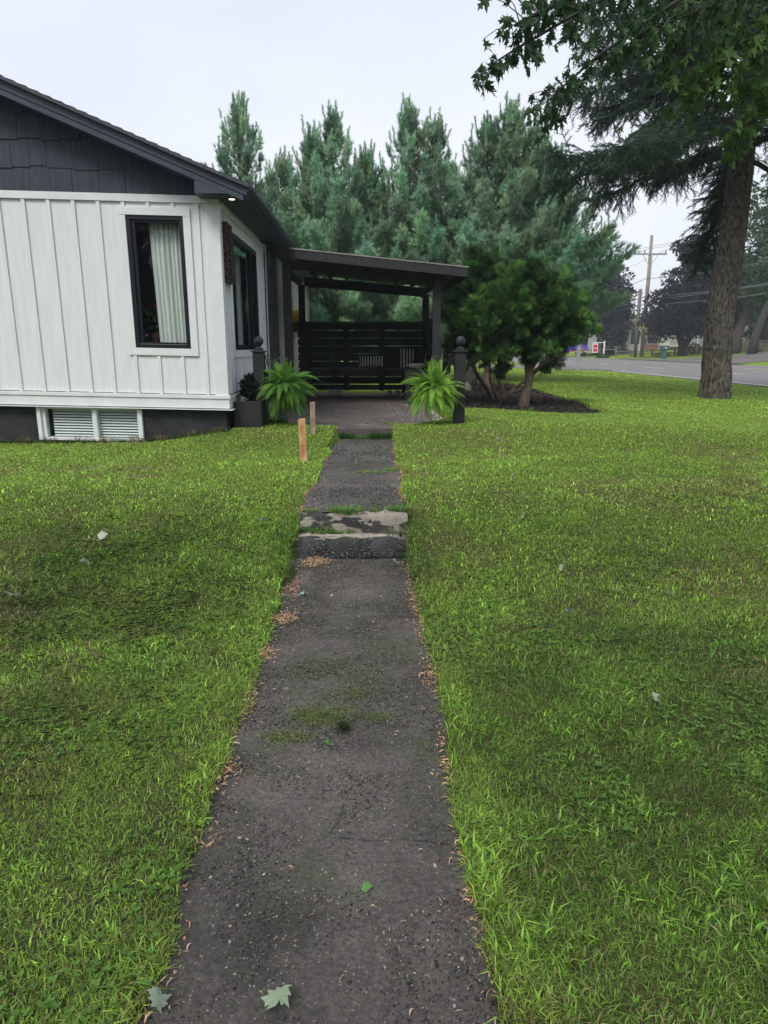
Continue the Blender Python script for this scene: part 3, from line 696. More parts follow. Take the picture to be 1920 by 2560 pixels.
# flower box on the far side wall
fb = thing('flower_box', (-1.76, 16.6, .3), 'brown wall planter of yellow flowers seen between the porch posts', 'planter')
MB().hexa([(-1.84, 16.2, .34), (-1.70, 16.2, .34), (-1.70, 17.0, .34), (-1.84, 17.0, .34), (-1.85, 16.15, .56), (-1.62, 16.15, .56), (-1.62, 17.05, .56), (-1.85, 17.05, .56)]).build('box', M['box_wood'], fb, bevel=.005)
MB().tube([(-1.84, 16.25, .2), (-1.75, 16.25, .25), (-1.66, 16.25, .33)], .008, 6).build('bracket', M['iron'], fb); MB().tube([(-1.84, 16.9, .2), (-1.75, 16.9, .25), (-1.66, 16.9, .33)], .008, 6).build('bracket', M['iron'], fb)
V, F, C = quick_leaves(900, (-1.72, 16.58, .68), (.12, .42, .14), .07, [(.9, .66, .06), (.92, .74, .14), (.85, .58, .04)]); np_mesh('flowers', V, F, M['leaves'], fb, tint=C)
# raised planter box behind the left ball post
pl = thing('planter_box', (-1.68, 9.9, -1.02), 'dark raised garden box with small evergreen against side wall', 'planter')
MB().box(-1.835, -1.47, 9.16, 9.2, -1.12, -.70).box(-1.51, -1.47, 9.2, 11.6, -1.12, -.70).box(-1.835, -1.795, 9.2, 11.6, -1.12, -.81).box(-1.795, -1.51, 11.56, 11.6, -1.12, -.70).build('box', M['newel_paint'], pl, bevel=.004)
MB().box(-1.80, -1.50, 9.2, 11.57, -.80, -.735).build('soil', M['soil'], pl)
V, F, C = merge([quick_leaves(1400, (-1.66, 9.55, -.55), (.13, .22, .17), .07, [(.012, .03, .018), (.02, .045, .02)]), quick_leaves(500, (-1.64, 10.4, -.5), (.1, .35, .12), .07, [(.03, .07, .02), (.02, .05, .02)])])
np_mesh('shrub', V, F, M['leaves'], pl, tint=C)

# ------------------------------------------------------------------ porch
porch = thing('porch', (-.2, 14.3, -1.08), 'black timber porch with sloping roof and slatted back screen', 'porch')
def pp(mb, name, key='black_wood', parent=None, **k): return mb.build(name, M[key], parent or porch, **k)
for (x, y, zt) in ((-1.50, 12.8, 1.50), (1.185, 12.8, 1.27), (-1.55, 15.95, 1.45), (1.23, 15.95, 1.25)):
    pp(MB().box(x - .07, x + .07, y - .07, y + .07, -1.09, zt - .1 * (y > 14)), 'post', bevel=.005)
def zroof(x): return 1.655 - (x + 1.43) * .098
yf, yb = 12.40, 16.35; xl, xr = -1.39, 1.68
pp(MB().hexa([(xl, yf + .03, zroof(xl) - .045), (xr, yf + .03, zroof(xr) - .045), (xr, yb, zroof(xr) - .045), (xl, yb, zroof(xl) - .045),
              (xl, yf + .03, zroof(xl) - .005), (xr, yf + .03, zroof(xr) - .005), (xr, yb, zroof(xr) - .005), (xl, yb, zroof(xl) - .005)]), 'roof')
pp(MB().hexa([(xl, yf, zroof(xl) - .165), (xr, yf, zroof(xr) - .165), (xr, yf + .03, zroof(xr) - .165), (xl, yf + .03, zroof(xl) - .165),
              (xl, yf, zroof(xl) - .015), (xr, yf, zroof(xr) - .015), (xr, yf + .03, zroof(xr) - .015), (xl, yf + .03, zroof(xl) - .015)])
     .box(xr - .03, xr, yf + .03, yb, zroof(xr) - .165, zroof(xr) - .02), 'fascia', 'black_wood')
pp(MB().hexa([(xl, yf - .012, zroof(xl) - .015), (xr + .01, yf - .012, zroof(xr) - .015), (xr + .01, yf + .05, zroof(xr) - .004), (xl, yf + .05, zroof(xl) - .004),
              (xl, yf - .012, zroof(xl) + .006), (xr + .01, yf - .012, zroof(xr) + .006), (xr + .01, yf + .05, zroof(xr) + .01), (xl, yf + .05, zroof(xl) + .01)]), 'flashing', 'flashing')
for k in range(9):
    x = xl + .12 + k * .36
    pp(MB().hexa([(x, yf + .03, zroof(x) - .16), (x + .04, yf + .03, zroof(x) - .16), (x + .04, yb - .02, zroof(x) - .16), (x, yb - .02, zroof(x) - .16),
                  (x, yf + .03, zroof(x) - .05), (x + .04, yf + .03, zroof(x) - .05), (x + .04, yb - .02, zroof(x) - .05), (x, yb - .02, zroof(x) - .05)]), 'rafter')
for x, zt in ((-1.50, 1.45), (1.185, 1.22)):
    pp(MB().box(x - .075, x - .035, 12.87, 15.88, zt - .16, zt - .02), 'beam')
pp(MB().bar((-1.43, 12.84, 1.42), (1.11, 12.84, 1.18), .04, .14), 'beam')
pp(MB().bar((-1.48, 15.93, 1.42), (1.16, 15.93, 1.19), .04, .20), 'beam')
# back screen
bs = MB(); yS = 15.9
for k in range(9):
    z1 = .53 - k * .171; z0 = z1 - .148
    if k == 5 or k == 6: z0, z1 = z0, z1
    bs.box(-1.66, 1.16, yS, yS + .02, max(z0, -.955), z1)
pp(bs, 'back_screen', 'slat_paint', bevel=.002)
pp(MB().box(-1.66, 1.16, yS - .03, yS + .05, .536, .562), 'screen_cap', 'newel_paint')
for x in (-1.42, -.57, .24): pp(MB().box(x - .07, x + .07, yS + .022, yS + .06, -.97, .535), 'screen_stud', 'slat_paint')
ss = MB()
for k in range(9):
    z1 = .53 - k * .171; ss.box(1.215, 1.235, 12.88, 15.87, max(z1 - .148, -.955), z1)
pp(ss, 'side_screen', 'slat_paint', bevel=.002)
pp(MB().box(1.19, 1.26, 12.88, 15.87, .536, .562), 'screen_cap', 'newel_paint')
for y in (13.6, 14.6): pp(MB().box(1.236, 1.27, y - .06, y + .06, -.97, .535), 'screen_stud', 'slat_paint')
for x in (-.90, -.74, .44, .62): pp(MB().box(x - .07, x + .05, yS + .0, yS + .2, -1.085, -.97), 'footing', 'concrete')
# bench
be = thing('corner_bench', (.3, 15.6, -1.08), 'long black corner bench built along the slatted porch screen', 'bench')
st = MB()
for k in range(3): st.box(-1.45, 1.15, 15.38 + k * .17, 15.38 + k * .17 + .16, -.465, -.435)
for k in range(3): st.box(.68 + k * .16, .68 + k * .16 + .15, 13.5, 15.37, -.465, -.435)
st.build('seat', M['newel_paint'], be, bevel=.004)
MB().box(-1.45, .68, 15.36, 15.385, -.62, -.466).box(.66, .685, 13.5, 15.36, -.62, -.466).box(.685, 1.15, 13.5, 13.525, -.62, -.466).build('apron', M['slat_paint'], be)
for (x, y) in ((-1.38, 15.42), (.72, 15.42), (.72, 13.56), (1.1, 13.56)):
    MB().box(x - .04, x + .04, y - .03, y + .03, -1.085, -.466).build('leg', M['slat_paint'], be)
# cushions
def cushion(loc, w_, h_, t_, key, label, rx=0.0, rz=0.0, ry=0.0, piping=None):
    n = 14; V = []; F = []
    for sgn in (1, -1):
        for j in range(n + 1):
            for i in range(n + 1):
                u = i / n * 2 - 1; v = j / n * 2 - 1
                e = max(0, (1 - abs(u) ** 2.6) * (1 - abs(v) ** 2.6)) ** .5
                pin = 1 - .10 * (abs(u) * abs(v)) ** 3 * 0 - .05 * (1 - v * v) * (abs(u) > .9) - .05 * (1 - u * u) * (abs(v) > .9)
                V.append((u * w_ / 2 * pin, sgn * t_ / 2 * e, v * h_ / 2 * pin))
    k = (n + 1) ** 2
    for s0 in (0, k):
        for j in range(n):
            for i in range(n):
                a = s0 + j * (n + 1) + i; f = (a, a + 1, a + n + 2, a + n + 1); F.append(f if s0 else f[::-1])
    c = thing('cushion', loc, label, 'cushion', 'cushions on the porch bench')
    me = bpy.data.meshes.new('cover'); me.from_pydata(V, [], F); me.update(); me.polygons.foreach_set('use_smooth', [True] * len(F))
    o = bpy.data.objects.new('cover', me); COL.objects.link(o); me.materials.append(M[key]); o.parent = c
    m2 = MB().tube([(w_ / 2 * math.copysign(abs(math.cos(a)) ** .35, math.cos(a)) * .98, 0, h_ / 2 * math.copysign(abs(math.sin(a)) ** .35, math.sin(a)) * .98) for a in [2 * math.pi * i / 40 for i in range(41)]], .006, 6, cap=False)
    me = bpy.data.meshes.new('piping'); me.from_pydata(m2.v, [], m2.f); me.update(); me.materials.append(piping or M['black_fabric'])
    o = bpy.data.objects.new('piping', me); COL.objects.link(o); o.parent = c
    c.rotation_euler = (rx, ry, rz); return c
cushion((0.01, 15.74, -.31), .56, .25, .13, 'stripe_x', 'wide low striped cushion standing alone at the middle of the bench', R(-14))
cushion((.47, 15.76, -.235), .42, .42, .14, 'black_fabric', 'plain black square cushion leaning on the back screen', R(-12))
cushion((.83, 15.74, -.235), .36, .42, .14, 'stripe_x2', 'tall striped square cushion in the corner of the bench', R(-12))
cushion((1.06, 15.1, -.22), .44, .44, .16, 'black_fabric', 'black cushion with white dashed edge leaning in bench corner', R(-12), R(-62), piping=stripe_mat('dash_piping', 'Z', 7, .5))
cushion((.90, 14.35, -.385), .42, .36, .13, 'stripe_z', 'striped cushion lying flat on the side bench', R(84), R(20))

# ------------------------------------------------------------------ ball posts with scroll brackets
def newel(x, y, z0, sgn, label):
    t_ = thing('gate_post', (x, y, z0), label, 'post', 'ball topped posts at the patio corners')
    MB().box(x - .074, x + .074, y - .074, y + .074, z0 - .12, -.065).build('shaft', M['newel_paint'], t_, bevel=.006)
    MB().box(x - .095, x + .095, y - .095, y + .095, -.065, -.045).box(x - .06, x + .06, y - .06, y + .06, -.045, -.02).build('cap', M['newel_paint'], t_, bevel=.005)
    pr = [(.055, -.02), (.05, -.008), (.032, .002), (.028, .012)] + [(.068 * math.cos(a), .078 + .068 * math.sin(a)) for a in [R(v) for v in range(-62, 91, 8)]] + [(.001, .146)]
    MB().lathe((x, y, 0), pr, 24).build('ball_finial', M['newel_paint'], t_, smooth=True)
    s = sgn
    def pt(dx, z): return (x + s * dx, y, z)
    m_ = MB(); yy = []
    # S scroll: rises from the post, curls up, then runs out to the hook
    A = [pt(.08 + .0, -.30), pt(.085, -.24), pt(.105, -.205), pt(.14, -.19), pt(.18, -.195), pt(.23, -.165), pt(.29, -.135), pt(.34, -.125), pt(.375, -.14), pt(.385, -.17), pt(.375, -.195)]
    m_.tube(A, .007, 6)
    sp = [pt(.135 + (.045 - .0011 * k) * math.cos(R(200 - k * 14)), -.135 + (.05 - .0012 * k) * math.sin(R(200 - k * 14))) for k in range(0, 32)]
    m_.tube([pt(.11, -.195)] + sp, .006, 6)
    m_.tube([pt(.08, -.11), pt(.095, -.15), pt(.105, -.2)], .007, 6)
    sp = [pt(.15 + (.022 - .0006 * k) * math.cos(R(90 + k * 16)), -.235 + (.022 - .0006 * k) * math.sin(R(90 + k * 16))) for k in range(0, 28)]
    m_.tube(sp, .005, 6)
    m_.build('scroll_bracket', M['iron'], t_, smooth=True)
    return t_
newel(-1.525, 9.5, -.93, 1, 'dark square post with ball top beside the white house corner')
newel(1.215, 9.5, -.98, -1, 'dark square post with ball top beside the mulch bed')

def fern(cx, cy, cz, rad, label, seed, tintmul):
    r_ = np.random.default_rng(seed)
    t_ = thing('hanging_fern', (cx, cy, cz), label, 'hanging plant', 'ferns hung from the ball topped posts')
    MB().lathe((cx, cy, cz - .19), [(.075, 0), (.10, .06), (.115, .12), (.12, .13), (.11, .13)], 20).build('pot', M['pot'], t_, smooth=True)
    h = MB(); top = (cx, cy, -.19)
    for a in (30, 150, 270): h.tube([(cx + .11 * math.cos(R(a)), cy + .11 * math.sin(R(a)), cz - .06), top], .003, 5)
    h.build('hanger', M['iron'], t_)
    parts = []
    nf = 300
    for k in range(nf):
        az = r_.uniform(0, 2 * math.pi); el = R(r_.uniform(-50, 80)); Ln = rad * r_.uniform(.45, 1.05)
        if el > R(55): Ln *= .75
        droop = r_.uniform(1.0, 3.2) * (1 if el < R(55) else .55)
        n = 17; d = np.array([math.cos(az) * math.cos(el), math.sin(az) * math.cos(el), math.sin(el)])
        p = np.array([cx, cy, cz - .04]) + d * rad * r_.uniform(.0, .42); d = unit(d + r_.normal(size=3) * .28)
        P = [p]; D = []
        for i in range(n):
            d = d + np.array([0, 0, -droop / n * .62]); d = d / np.linalg.norm(d); p = p + d * Ln / n * 1.15; P.append(p); D.append(d)
        P = np.array(P); D = np.array(D + [D[-1]])
        side = unit(np.cross(D, np.array([0, 0, 1.]) + r_.normal(size=3) * .25)); nrm = np.cross(side, D)
        c0 = np.array([.115, .27, .045]) * tintmul * r_.uniform(.55, 1.5)
        if r_.random() < .25: c0 = c0 * np.array([1.3, 1.15, 1.0])
        Vs = []; Fs = []; 
        for i in range(1, n + 1):
            t = i / n; wl = .058 * math.sin(math.pi * min(1, .12 + t * .93)) ** .6 * (1.05 - .45 * t) + .004
            for s in (1, -1):
                for sub in (0, .5):
                    o_ = P[i - 1] * sub + P[i] * (1 - sub); b = len(Vs)
                    dirp = side[i] * s + D[i] * .35 + nrm[i] * r_.uniform(-.25, .1); hw = D[i] * Ln / n * .19
                    Vs += [o_ - hw, o_ + hw, o_ + dirp * wl * .65 + hw * .8, o_ + dirp * wl]
                    Fs += [[b, b + 1, b + 2], [b, b + 2, b + 3]]
        cc = np.tile(c0, (len(Vs), 1)) * r_.uniform(.85, 1.15, (len(Vs), 1)); parts.append((np.array(Vs), np.array(Fs), cc))
    V, F, C = merge(parts); np_mesh('fronds', V, F, M['leaves'], t_, tint=C)
fern(-1.18, 9.42, -.50, .37, 'darker green fern hanging beside the white house corner', 3, np.array([1.0, 1.0, .95]))
fern(.87, 9.42, -.51, .37, 'bright green fern hanging beside the mulch bed post', 4, np.array([1.75, 1.45, 1.2]))

# ------------------------------------------------------------------ wooden stakes
def stake(x, y, w_, d_, h_, key, label):
    z0 = float(g_raw(x, y)); t_ = thing('wooden_stake', (x, y, z0), label, 'stake', 'wooden stakes in the lawn by the walk')
    n = 12; m_ = MB(); rs = random.Random(int(x * 1000))
    for i in range(n + 1):
        z = z0 - .06 + (h_ + .06) * i / n
        for (sx, sy) in ((-1, -1), (1, -1), (1, 1), (-1, 1)):
            m_.v.append((x + sx * w_ / 2 + rs.uniform(-.0016, .0016), y + sy * d_ / 2 + rs.uniform(-.0016, .0016), z + (rs.uniform(-.004, .006) if i == n else 0)))
    for i in range(n):
        for j in range(4): a = i * 4 + j; b_ = i * 4 + (j + 1) % 4; m_.f.append((a, b_, b_ + 4, a + 4))
    m_.build('shaft', M[key], t_, bevel=.003)
    zz = [m_.v[n * 4 + j][2] for j in range(4)]
    m2 = MB().hexa([(x - w_ / 2 + .004, y - d_ / 2 + .004, zz[0] - .01), (x + w_ / 2 - .004, y - d_ / 2 + .004, zz[1] - .01), (x + w_ / 2 - .004, y + d_ / 2 - .004, zz[2] - .01), (x - w_ / 2 + .004, y + d_ / 2 - .004, zz[3] - .01),
                    (x - w_ / 2 + .004, y - d_ / 2 + .004, zz[0] + .003), (x + w_ / 2 - .004, y - d_ / 2 + .004, zz[1] + .003), (x + w_ / 2 - .004, y + d_ / 2 - .004, zz[2] + .003), (x - w_ / 2 + .004, y + d_ / 2 - .004, zz[3] + .003)])
    m2.build('cut_top', M['cut_wood'], t_); t_.rotation_euler = (R(-1.5), R(-1.2 if h_ > .45 else .8), R(8))
stake(-.735, 7.30, .076, .05, .47, 'stake_orange', 'taller orange brown wooden stake beside the walk')
stake(-.755, 8.75, .062, .05, .40, 'stake_grey', 'shorter greyish wooden stake behind the orange one')
# ------------------------------------------------------------------ trees
def tmpl_needles(n, spread, seed, w=.05):
    r_ = np.random.default_rng(seed); V = []; F = []
    for k in range(n):
        a = 2 * math.pi * k / n + r_.uniform(-.3, .3); s = R(r_.uniform(8, spread))
        d = np.array([math.cos(a) * math.sin(s), math.sin(a) * math.sin(s), math.cos(s)]); ln = r_.uniform(.75, 1.1)
        sd = np.array([-math.sin(a), math.cos(a), 0]) * w; b = len(V)
        V += [-sd + d * .03, sd + d * .03, d * ln]; F.append([b, b + 1, b + 2])
    return np.array(V), np.array(F)
def tmpl_twig(n, seed, nl=.33, w=.035):
    """length of twig with needles all round"""
    r_ = np.random.default_rng(seed); V = [[-.03, 0, 0], [.03, 0, 0], [0, 0, 1]]; F = [[0, 1, 2]]
    for k in range(n):
        a = k * 2.4; z = (k + .3) / n; s = R(r_.uniform(38, 65)); d = np.array([math.cos(a) * math.sin(s), math.sin(a) * math.sin(s), math.cos(s)])
        sd = np.cross(d, [0, 0, 1.]); sd = sd / np.linalg.norm(sd) * w; b = len(V); o = np.array([0, 0, z])
        V += [list(o - sd), list(o + sd), list(o + d * nl * r_.uniform(.8, 1.2))]; F.append([b, b + 1, b + 2])
    return np.array(V, float), np.array(F)
def tmpl_spray():
    V = []; F = []
    for k, (a, l, z) in enumerate([(0, 1, 0), (-35, .62, .12), (35, .62, .12), (-45, .55, .34), (45, .55, .34), (-40, .40, .55), (40, .4, .55)]):
        d = np.array([math.sin(R(a)), .12 * math.sin(k * 2), math.cos(R(a))]); s = np.array([math.cos(R(a)), 0, -math.sin(R(a))]) * .036; b = len(V); o = np.array([0, 0, z])
        V += [o - s * .6, o + d * l * .55 + s, o + d * l, o + d * l * .55 - s]; F += [[b, b + 1, b + 2], [b, b + 2, b + 3]]
    return np.array(V), np.array(F)
def tmpl_maple():
    half = [(0, 0), (.07, .06), (.28, -.04), (.15, .14), (.40, .26), (.24, .27), (.52, .60), (.30, .50), (.30, .64), (.09, .38), (.08, .66), (.17, .74), (.05, .80), (0, 1.08)]
    pts = half + [(-x, y) for x, y in half[-2:0:-1]]; V = [[0, 0, .38]] + [[x, -.25 * abs(x) ** 1.5 - .06 * y * y, y] for x, y in pts]
    n = len(pts); F = [[0, 1 + i, 1 + (i + 1) % n] for i in range(n)]
    b = len(V); V += [[-.012, 0, 0], [.012, 0, 0], [0, .02, -.55]]; F.append([b, b + 1, b + 2])
    V = np.array(V, float); V[:, 1] -= .30 * V[:, 2] ** 2 - .12 * np.sin(V[:, 0] * 7)
    return V, np.array(F)
NT, NTF = tmpl_needles(15, 62, 1, .04); SP, SPF = tmpl_spray(); MP, MPF = tmpl_maple(); TW, TWF = tmpl_twig(14, 2, .34, .05)
LF = np.array([[0, 0, 0], [.28, .06, .45], [0, -.02, 1.0], [-.28, .06, .45]]); LFF = np.array([[0, 1, 2], [0, 2, 3]])

def white_pine(x, y, z0, ztop, rad, seed, label, low=.06, leaders=((0, 0, 1.0),), nb=1.0, fill=1.0, side=None):
    r_ = np.random.default_rng(seed); H = ztop - z0
    t_ = thing('pine_tree', (x, y, z0), label, 'tree', 'white pines in a row behind the porch')
    tr = MB(); tr.tube([(x, y, z0 - .3), (x + .03, y, z0 + H * .3), (x - .02, y, z0 + H * .6), (x, y, z0 + H * .9)], [.17, .14, .09, .03], 8, jit=.2).build('trunk', M['bark_pine'], t_, smooth=True)
    pos = []; dr = []; tn = []; sc = []; br = MB()
    def shoots(p0, d0, ln, up, n, spread, tint):
        """a bough: a curved axis with foliage balls of needle tufts along its outer part"""
        d = np.array(d0, float); p = np.array(p0, float); P = [p.copy()]; ns = 8
        for i in range(ns):
            d = d + np.array([0, 0, up / ns]); d /= np.linalg.norm(d); p = p + d * ln / ns; P.append(p.copy())
        P = np.array(P); br.tube([tuple(q) for q in P[:7]], [.028, .024, .02, .017, .014, .01, .006], 4, cap=False)
        m = int(n * ln * fill)
        t = r_.beta(2.1, 1.1, m); i = np.clip((t * ns).astype(int), 0, ns - 1); fr_ = (t * ns - i)[:, None]
        q = P[i] * (1 - fr_) + P[i + 1] * fr_
        off = unit(r_.normal(size=(m, 3)) * np.array([1, 1, .75])) * (r_.uniform(0, 1, (m, 1)) ** .5) * spread * (1.15 - .75 * t[:, None])
        q = q + off; dd = unit(P[i + 1] - P[i]) * .9 + off / max(spread, .01) * .9 + np.array([0, 0, .55])
        pos.append(q); dr.append(dd); sc.append(r_.uniform(.13, .21, m)); 
        c = np.array(tint) * r_.uniform(.8, 1.25, (m, 1)); tn.append(c)
        if up > .5:       # this year's upright candles at the bough end
            for _ in range(r_.integers(1, 4)):
                o = P[-1 - r_.integers(0, 3)] + r_.normal(size=3) * .08; hc = r_.uniform(.18, .55); mm_ = int(hc * 34) + 4
                tt_ = np.linspace(0, 1, mm_)[:, None]; ld = unit(np.array([r_.normal() * .16, r_.normal() * .16, 1.0]) + d * .25)
                pos.append(o + ld * tt_ * hc); dr.append(r_.normal(size=(mm_, 3)) * .45 + ld); sc.append(np.full(mm_, .10)); tn.append(np.tile(np.array(tint) * 1.15, (mm_, 1)))
    base = np.array([.230, .385, .245])  # paler than the needles themselves, lens glare is put into this colour
    for (lx, ly, lh) in leaders:
        Ht = H * lh; zc = z0 + low * H; 
        while zc < z0 + Ht * .985:
            u = (zc - z0) / Ht
            L_ = rad * min(1, .6 + 1.6 * u) * (1 - u) ** .80 * (1 if len(leaders) == 1 or u < .45 else .86) + .12
            k = int((6 if u < .7 else 5) * nb); a0 = r_.uniform(0, 6.28)
            for j in range(k):
                a = a0 + 2 * math.pi * j / k + r_.uniform(-.35, .35); el = R(0 + 58 * u ** 1.6 + r_.uniform(-10, 12)); ll = L_ * r_.uniform(.7, 1.18)
                d = (math.cos(a) * math.cos(el), math.sin(a) * math.cos(el), math.sin(el))
                sp = (.44 if u < .6 else (.27 if u < .8 else .14)) * r_.uniform(.75, 1.2)
                tint = base * r_.uniform(.55, 1.5) * np.array([r_.uniform(.85, 1.25), 1, r_.uniform(.85, 1.15)])
                shoots((x + lx * min(1, u * 1.3), y + ly * min(1, u * 1.3), zc), d, ll, .35 + .5 * u, 62 if u < .65 else 40, sp, tint)
            zc += Ht * (.052 if u < .8 else .038) * r_.uniform(.85, 1.2)
        # leader candle
        m = 26; t = np.linspace(0, 1, m); zt = z0 + Ht
        q = np.stack([np.full(m, x + lx) + r_.normal(size=m) * .01, np.full(m, y + ly) + r_.normal(size=m) * .01, zt - .8 + t * .8], 1)
        pos.append(q); dd = r_.normal(size=(m, 3)) * .5 + np.array([0, 0, 1.1]); dr.append(dd); sc.append(np.full(m, .11)); tn.append(np.tile(base * 1.15, (m, 1)))
        br.tube([(x + lx, y + ly, zt - 1.4), (x + lx, y + ly, zt + .02)], [.03, .012], 5)
    P = np.concatenate(pos); D = np.concatenate(dr); S = np.concatenate(sc); C = np.concatenate(tn)
    ok = P[:, 2] > z0 + .15; P, D, S, C = P[ok], D[ok], S[ok], C[ok]
    V, F, C = scatter(NT, NTF, P, frames(D, roll=r_.uniform(0, 6.28, len(P))), S, C)
    cr = np_mesh('crown', V, F, M['needles'], t_, tint=C)
    br.build('branches', M['bark_pine'], t_)
    return t_
PY = 24.0
white_pine(-4.2, PY, -1.1, 7.35, 3.3, 11, 'leftmost white pine with a tall bare leader above the roof', low=.10)
white_pine(-3.0, PY + 1.8, -1.1, 6.0, 3.6, 12, 'low pine in the gap between the first and second tall pines', low=.08)
white_pine(-1.2, PY - .3, -1.1, 6.95, 3.9, 13, 'second white pine from the left above the porch roof', low=.10, leaders=((0, 0, 1.0), (-.6, .2, .93), (1.05, .1, .86)))
white_pine(1.25, PY, -1.1, 7.25, 3.7, 14, 'white pine with twin leaders above the porch roof middle', low=.10, leaders=((0, 0, 1.0), (.75, 0, .955)))
white_pine(4.5, PY, -1.1, 7.3, 4.6, 15, 'broadest white pine right of the porch behind the cedars', low=.20, leaders=((0, 0, 1.0), (.8, 0, .92), (-.7, .1, .93), (1.5, .2, .85)), nb=1.3)
white_pine(.05, PY + 2.6, -1.1, 5.7, 3.4, 17, 'low pine filling the gap left of the twin topped pine', low=.12)
white_pine(2.9, PY + 2.8, -1.1, 6.3, 3.3, 18, 'low pine filling the gap left of the broadest pine', low=.2)
white_pine(7.9, PY + 7, -1.1, 6.0, 2.6, 16, 'lower pine showing between the broad pine and the spruce', low=.42)

def blob_cloud(n, blobs, r_, shell=.55, lumpy=.42):
    """points with outward directions on lumpy blobs (cx,cy,cz,rx,ry,rz,weight)"""
    w_ = np.array([b[6] for b in blobs], float); w_ /= w_.sum(); idx = r_.choice(len(blobs), n, p=w_)
    B = np.array([b[:6] for b in blobs])[idx]
    d = unit(r_.normal(size=(n, 3))); rad = shell + (1 - shell) * r_.uniform(0, 1, (n, 1)) ** .6
    lump = 1 - lumpy * .5 + lumpy * vnoise(d[:, 0] * 2 + idx, d[:, 1] * 2 + d[:, 2] * 1.7, 1.6, 5)[:, None]
    return B[:, :3] + d * B[:, 3:] * rad * lump, d, idx

def cedar(name, x, y, z0, stems, blobs, n, size, seed, label, tints, group='clipped cedars in the mulch bed'):
    r_ = np.random.default_rng(seed); t_ = thing(name, (x, y, z0), label, 'tree', group)
    for s in stems: 
        m_ = MB().tube(s[0], s[1], 8, jit=.5); m_.build('trunk', M['bark_cedar'], t_, smooth=True)
    nc = n // 60; cp, cd, cix = blob_cloud(nc, blobs, r_, .15, .95); ids = r_.integers(0, nc, n); idx = cix[ids]
    cdir = unit(cd + r_.normal(size=cd.shape) * .55 + np.array([0, 0, .45]))
    t = r_.uniform(0, 1, (n, 1)); cl = r_.uniform(.16, .36, nc)[ids][:, None] * size * 9
    off = unit(r_.normal(size=(n, 3))); P = cp[ids] + cdir[ids] * t * cl * .85 + off * cl * .26 * (1.12 - t)
    dd = cdir[ids] * 1.1 + off * .65
    tn = np.array(tints)[np.minimum(idx, len(tints) - 1)] * r_.uniform(.5, 1.5, nc)[ids][:, None] * r_.uniform(.7, 1.3, (n, 1))
    young = t[:, 0] > .72; tn[young] *= np.array([1.55, 1.45, 1.2])
    V, F, C = scatter(SP, SPF, P, frames(dd, roll=r_.uniform(0, 6.28, n)), r_.uniform(.7, 1.35, n) * size, tn)
    np_mesh('crown', V, F, M['leaves'], t_, tint=C)
    return t_, r_
cg = (.072, .165, .045)
cedar('cedar_tree', 3.0, 13.2, -1.14,
      [([(2.93, 13.2, -1.25), (2.95, 13.2, -.9), (3.02, 13.2, -.6), (3.0, 13.22, -.3), (3.12, 13.2, .1), (3.1, 13.2, .6)], [.12, .095, .085, .08, .06, .03]),
       ([(3.08, 13.25, -.5), (3.25, 13.2, -.32), (3.55, 13.15, -.18), (3.72, 13.1, .05)], [.035, .03, .022, .012]),
       ([(3.05, 13.2, -.45), (3.2, 13.3, -.2), (3.45, 13.4, .0)], [.03, .02, .01])],
      [(3.05, 13.3, .60, .86, .85, .68, 5), (2.50, 13.1, .42, .55, .6, .60, 2.4), (3.50, 13.2, .50, .45, .55, .52, 2), (3.0, 13.2, .98, .56, .6, .34, 1.6), (2.68, 13.2, .02, .42, .5, .30, .8), (3.40, 13.3, .05, .38, .5, .28, .8)],
      30000, .12, 21, 'largest clipped cedar with dense dark crown at the bed front', [cg, cg, cg, (.04, .10, .03), (.025, .06, .022), (.03, .075, .02)])
cedar('cedar_tree', 2.94, 17.4, -1.14,
      [([(2.94, 17.4, -1.25), (2.92, 17.4, -.9), (2.90, 17.4, -.5), (2.8, 17.4, 0), (2.7, 17.4, .8)], [.13, .11, .10, .085, .05])],
      [(2.62, 17.3, 1.25, .82, .8, .72, 4), (2.75, 17.3, 1.65, .55, .6, .34, 1.5), (2.2, 17.3, .9, .38, .5, .5, 1), (2.7, 17.3, .5, .55, .5, .4, 1)],
      17000, .145, 22, 'rear clipped cedar rising beside the porch roof end', [(.03, .085, .03), (.04, .11, .03), (.025, .075, .025)])
cedar('cedar_shrub', 2.9, 15.2, -1.14,
      [([(2.72, 15.2, -1.2), (2.6, 15.2, -.95), (2.35, 15.2, -.62), (2.2, 15.2, -.35), (2.22, 15.2, 0)], [.06, .055, .045, .035, .02]),
       ([(2.85, 15.3, -1.2), (2.95, 15.3, -1.0), (2.85, 15.3, -.75), (2.78, 15.3, -.55), (2.9, 15.2, -.3)], [.055, .05, .045, .035, .02]),
       ([(2.88, 15.2, -1.2), (3.1, 15.2, -.98), (3.35, 15.1, -.88), (3.45, 15.1, -.6), (3.5, 15.1, -.2)], [.06, .05, .04, .035, .02]),
       ([(2.9, 15.2, -1.15), (3.2, 15.2, -.85), (3.6, 15.2, -.55), (3.95, 15.2, -.2)], [.05, .035, .028, .015]),
       ([(2.8, 15.2, -1.15), (2.62, 15.25, -.7), (2.6, 15.2, -.2)], [.03, .025, .015])],
      [(2.15, 14.9, .18, .40, .45, .50, 3), (2.25, 15.0, .5, .36, .4, .30, 2), (2.0, 14.9, -.05, .25, .3, .25, 1)],
      9500, .115, 23, 'many stemmed cedar shrub with lighter green crown at left of the bed', [(.06, .15, .035), (.075, .18, .04), (.06, .13, .035)])
t_ = thing('cedar_tree', (3.1, 21.0, -1.1), 'leaning dark trunk at the back left of the mulch bed', 'tree', 'clipped cedars in the mulch bed')
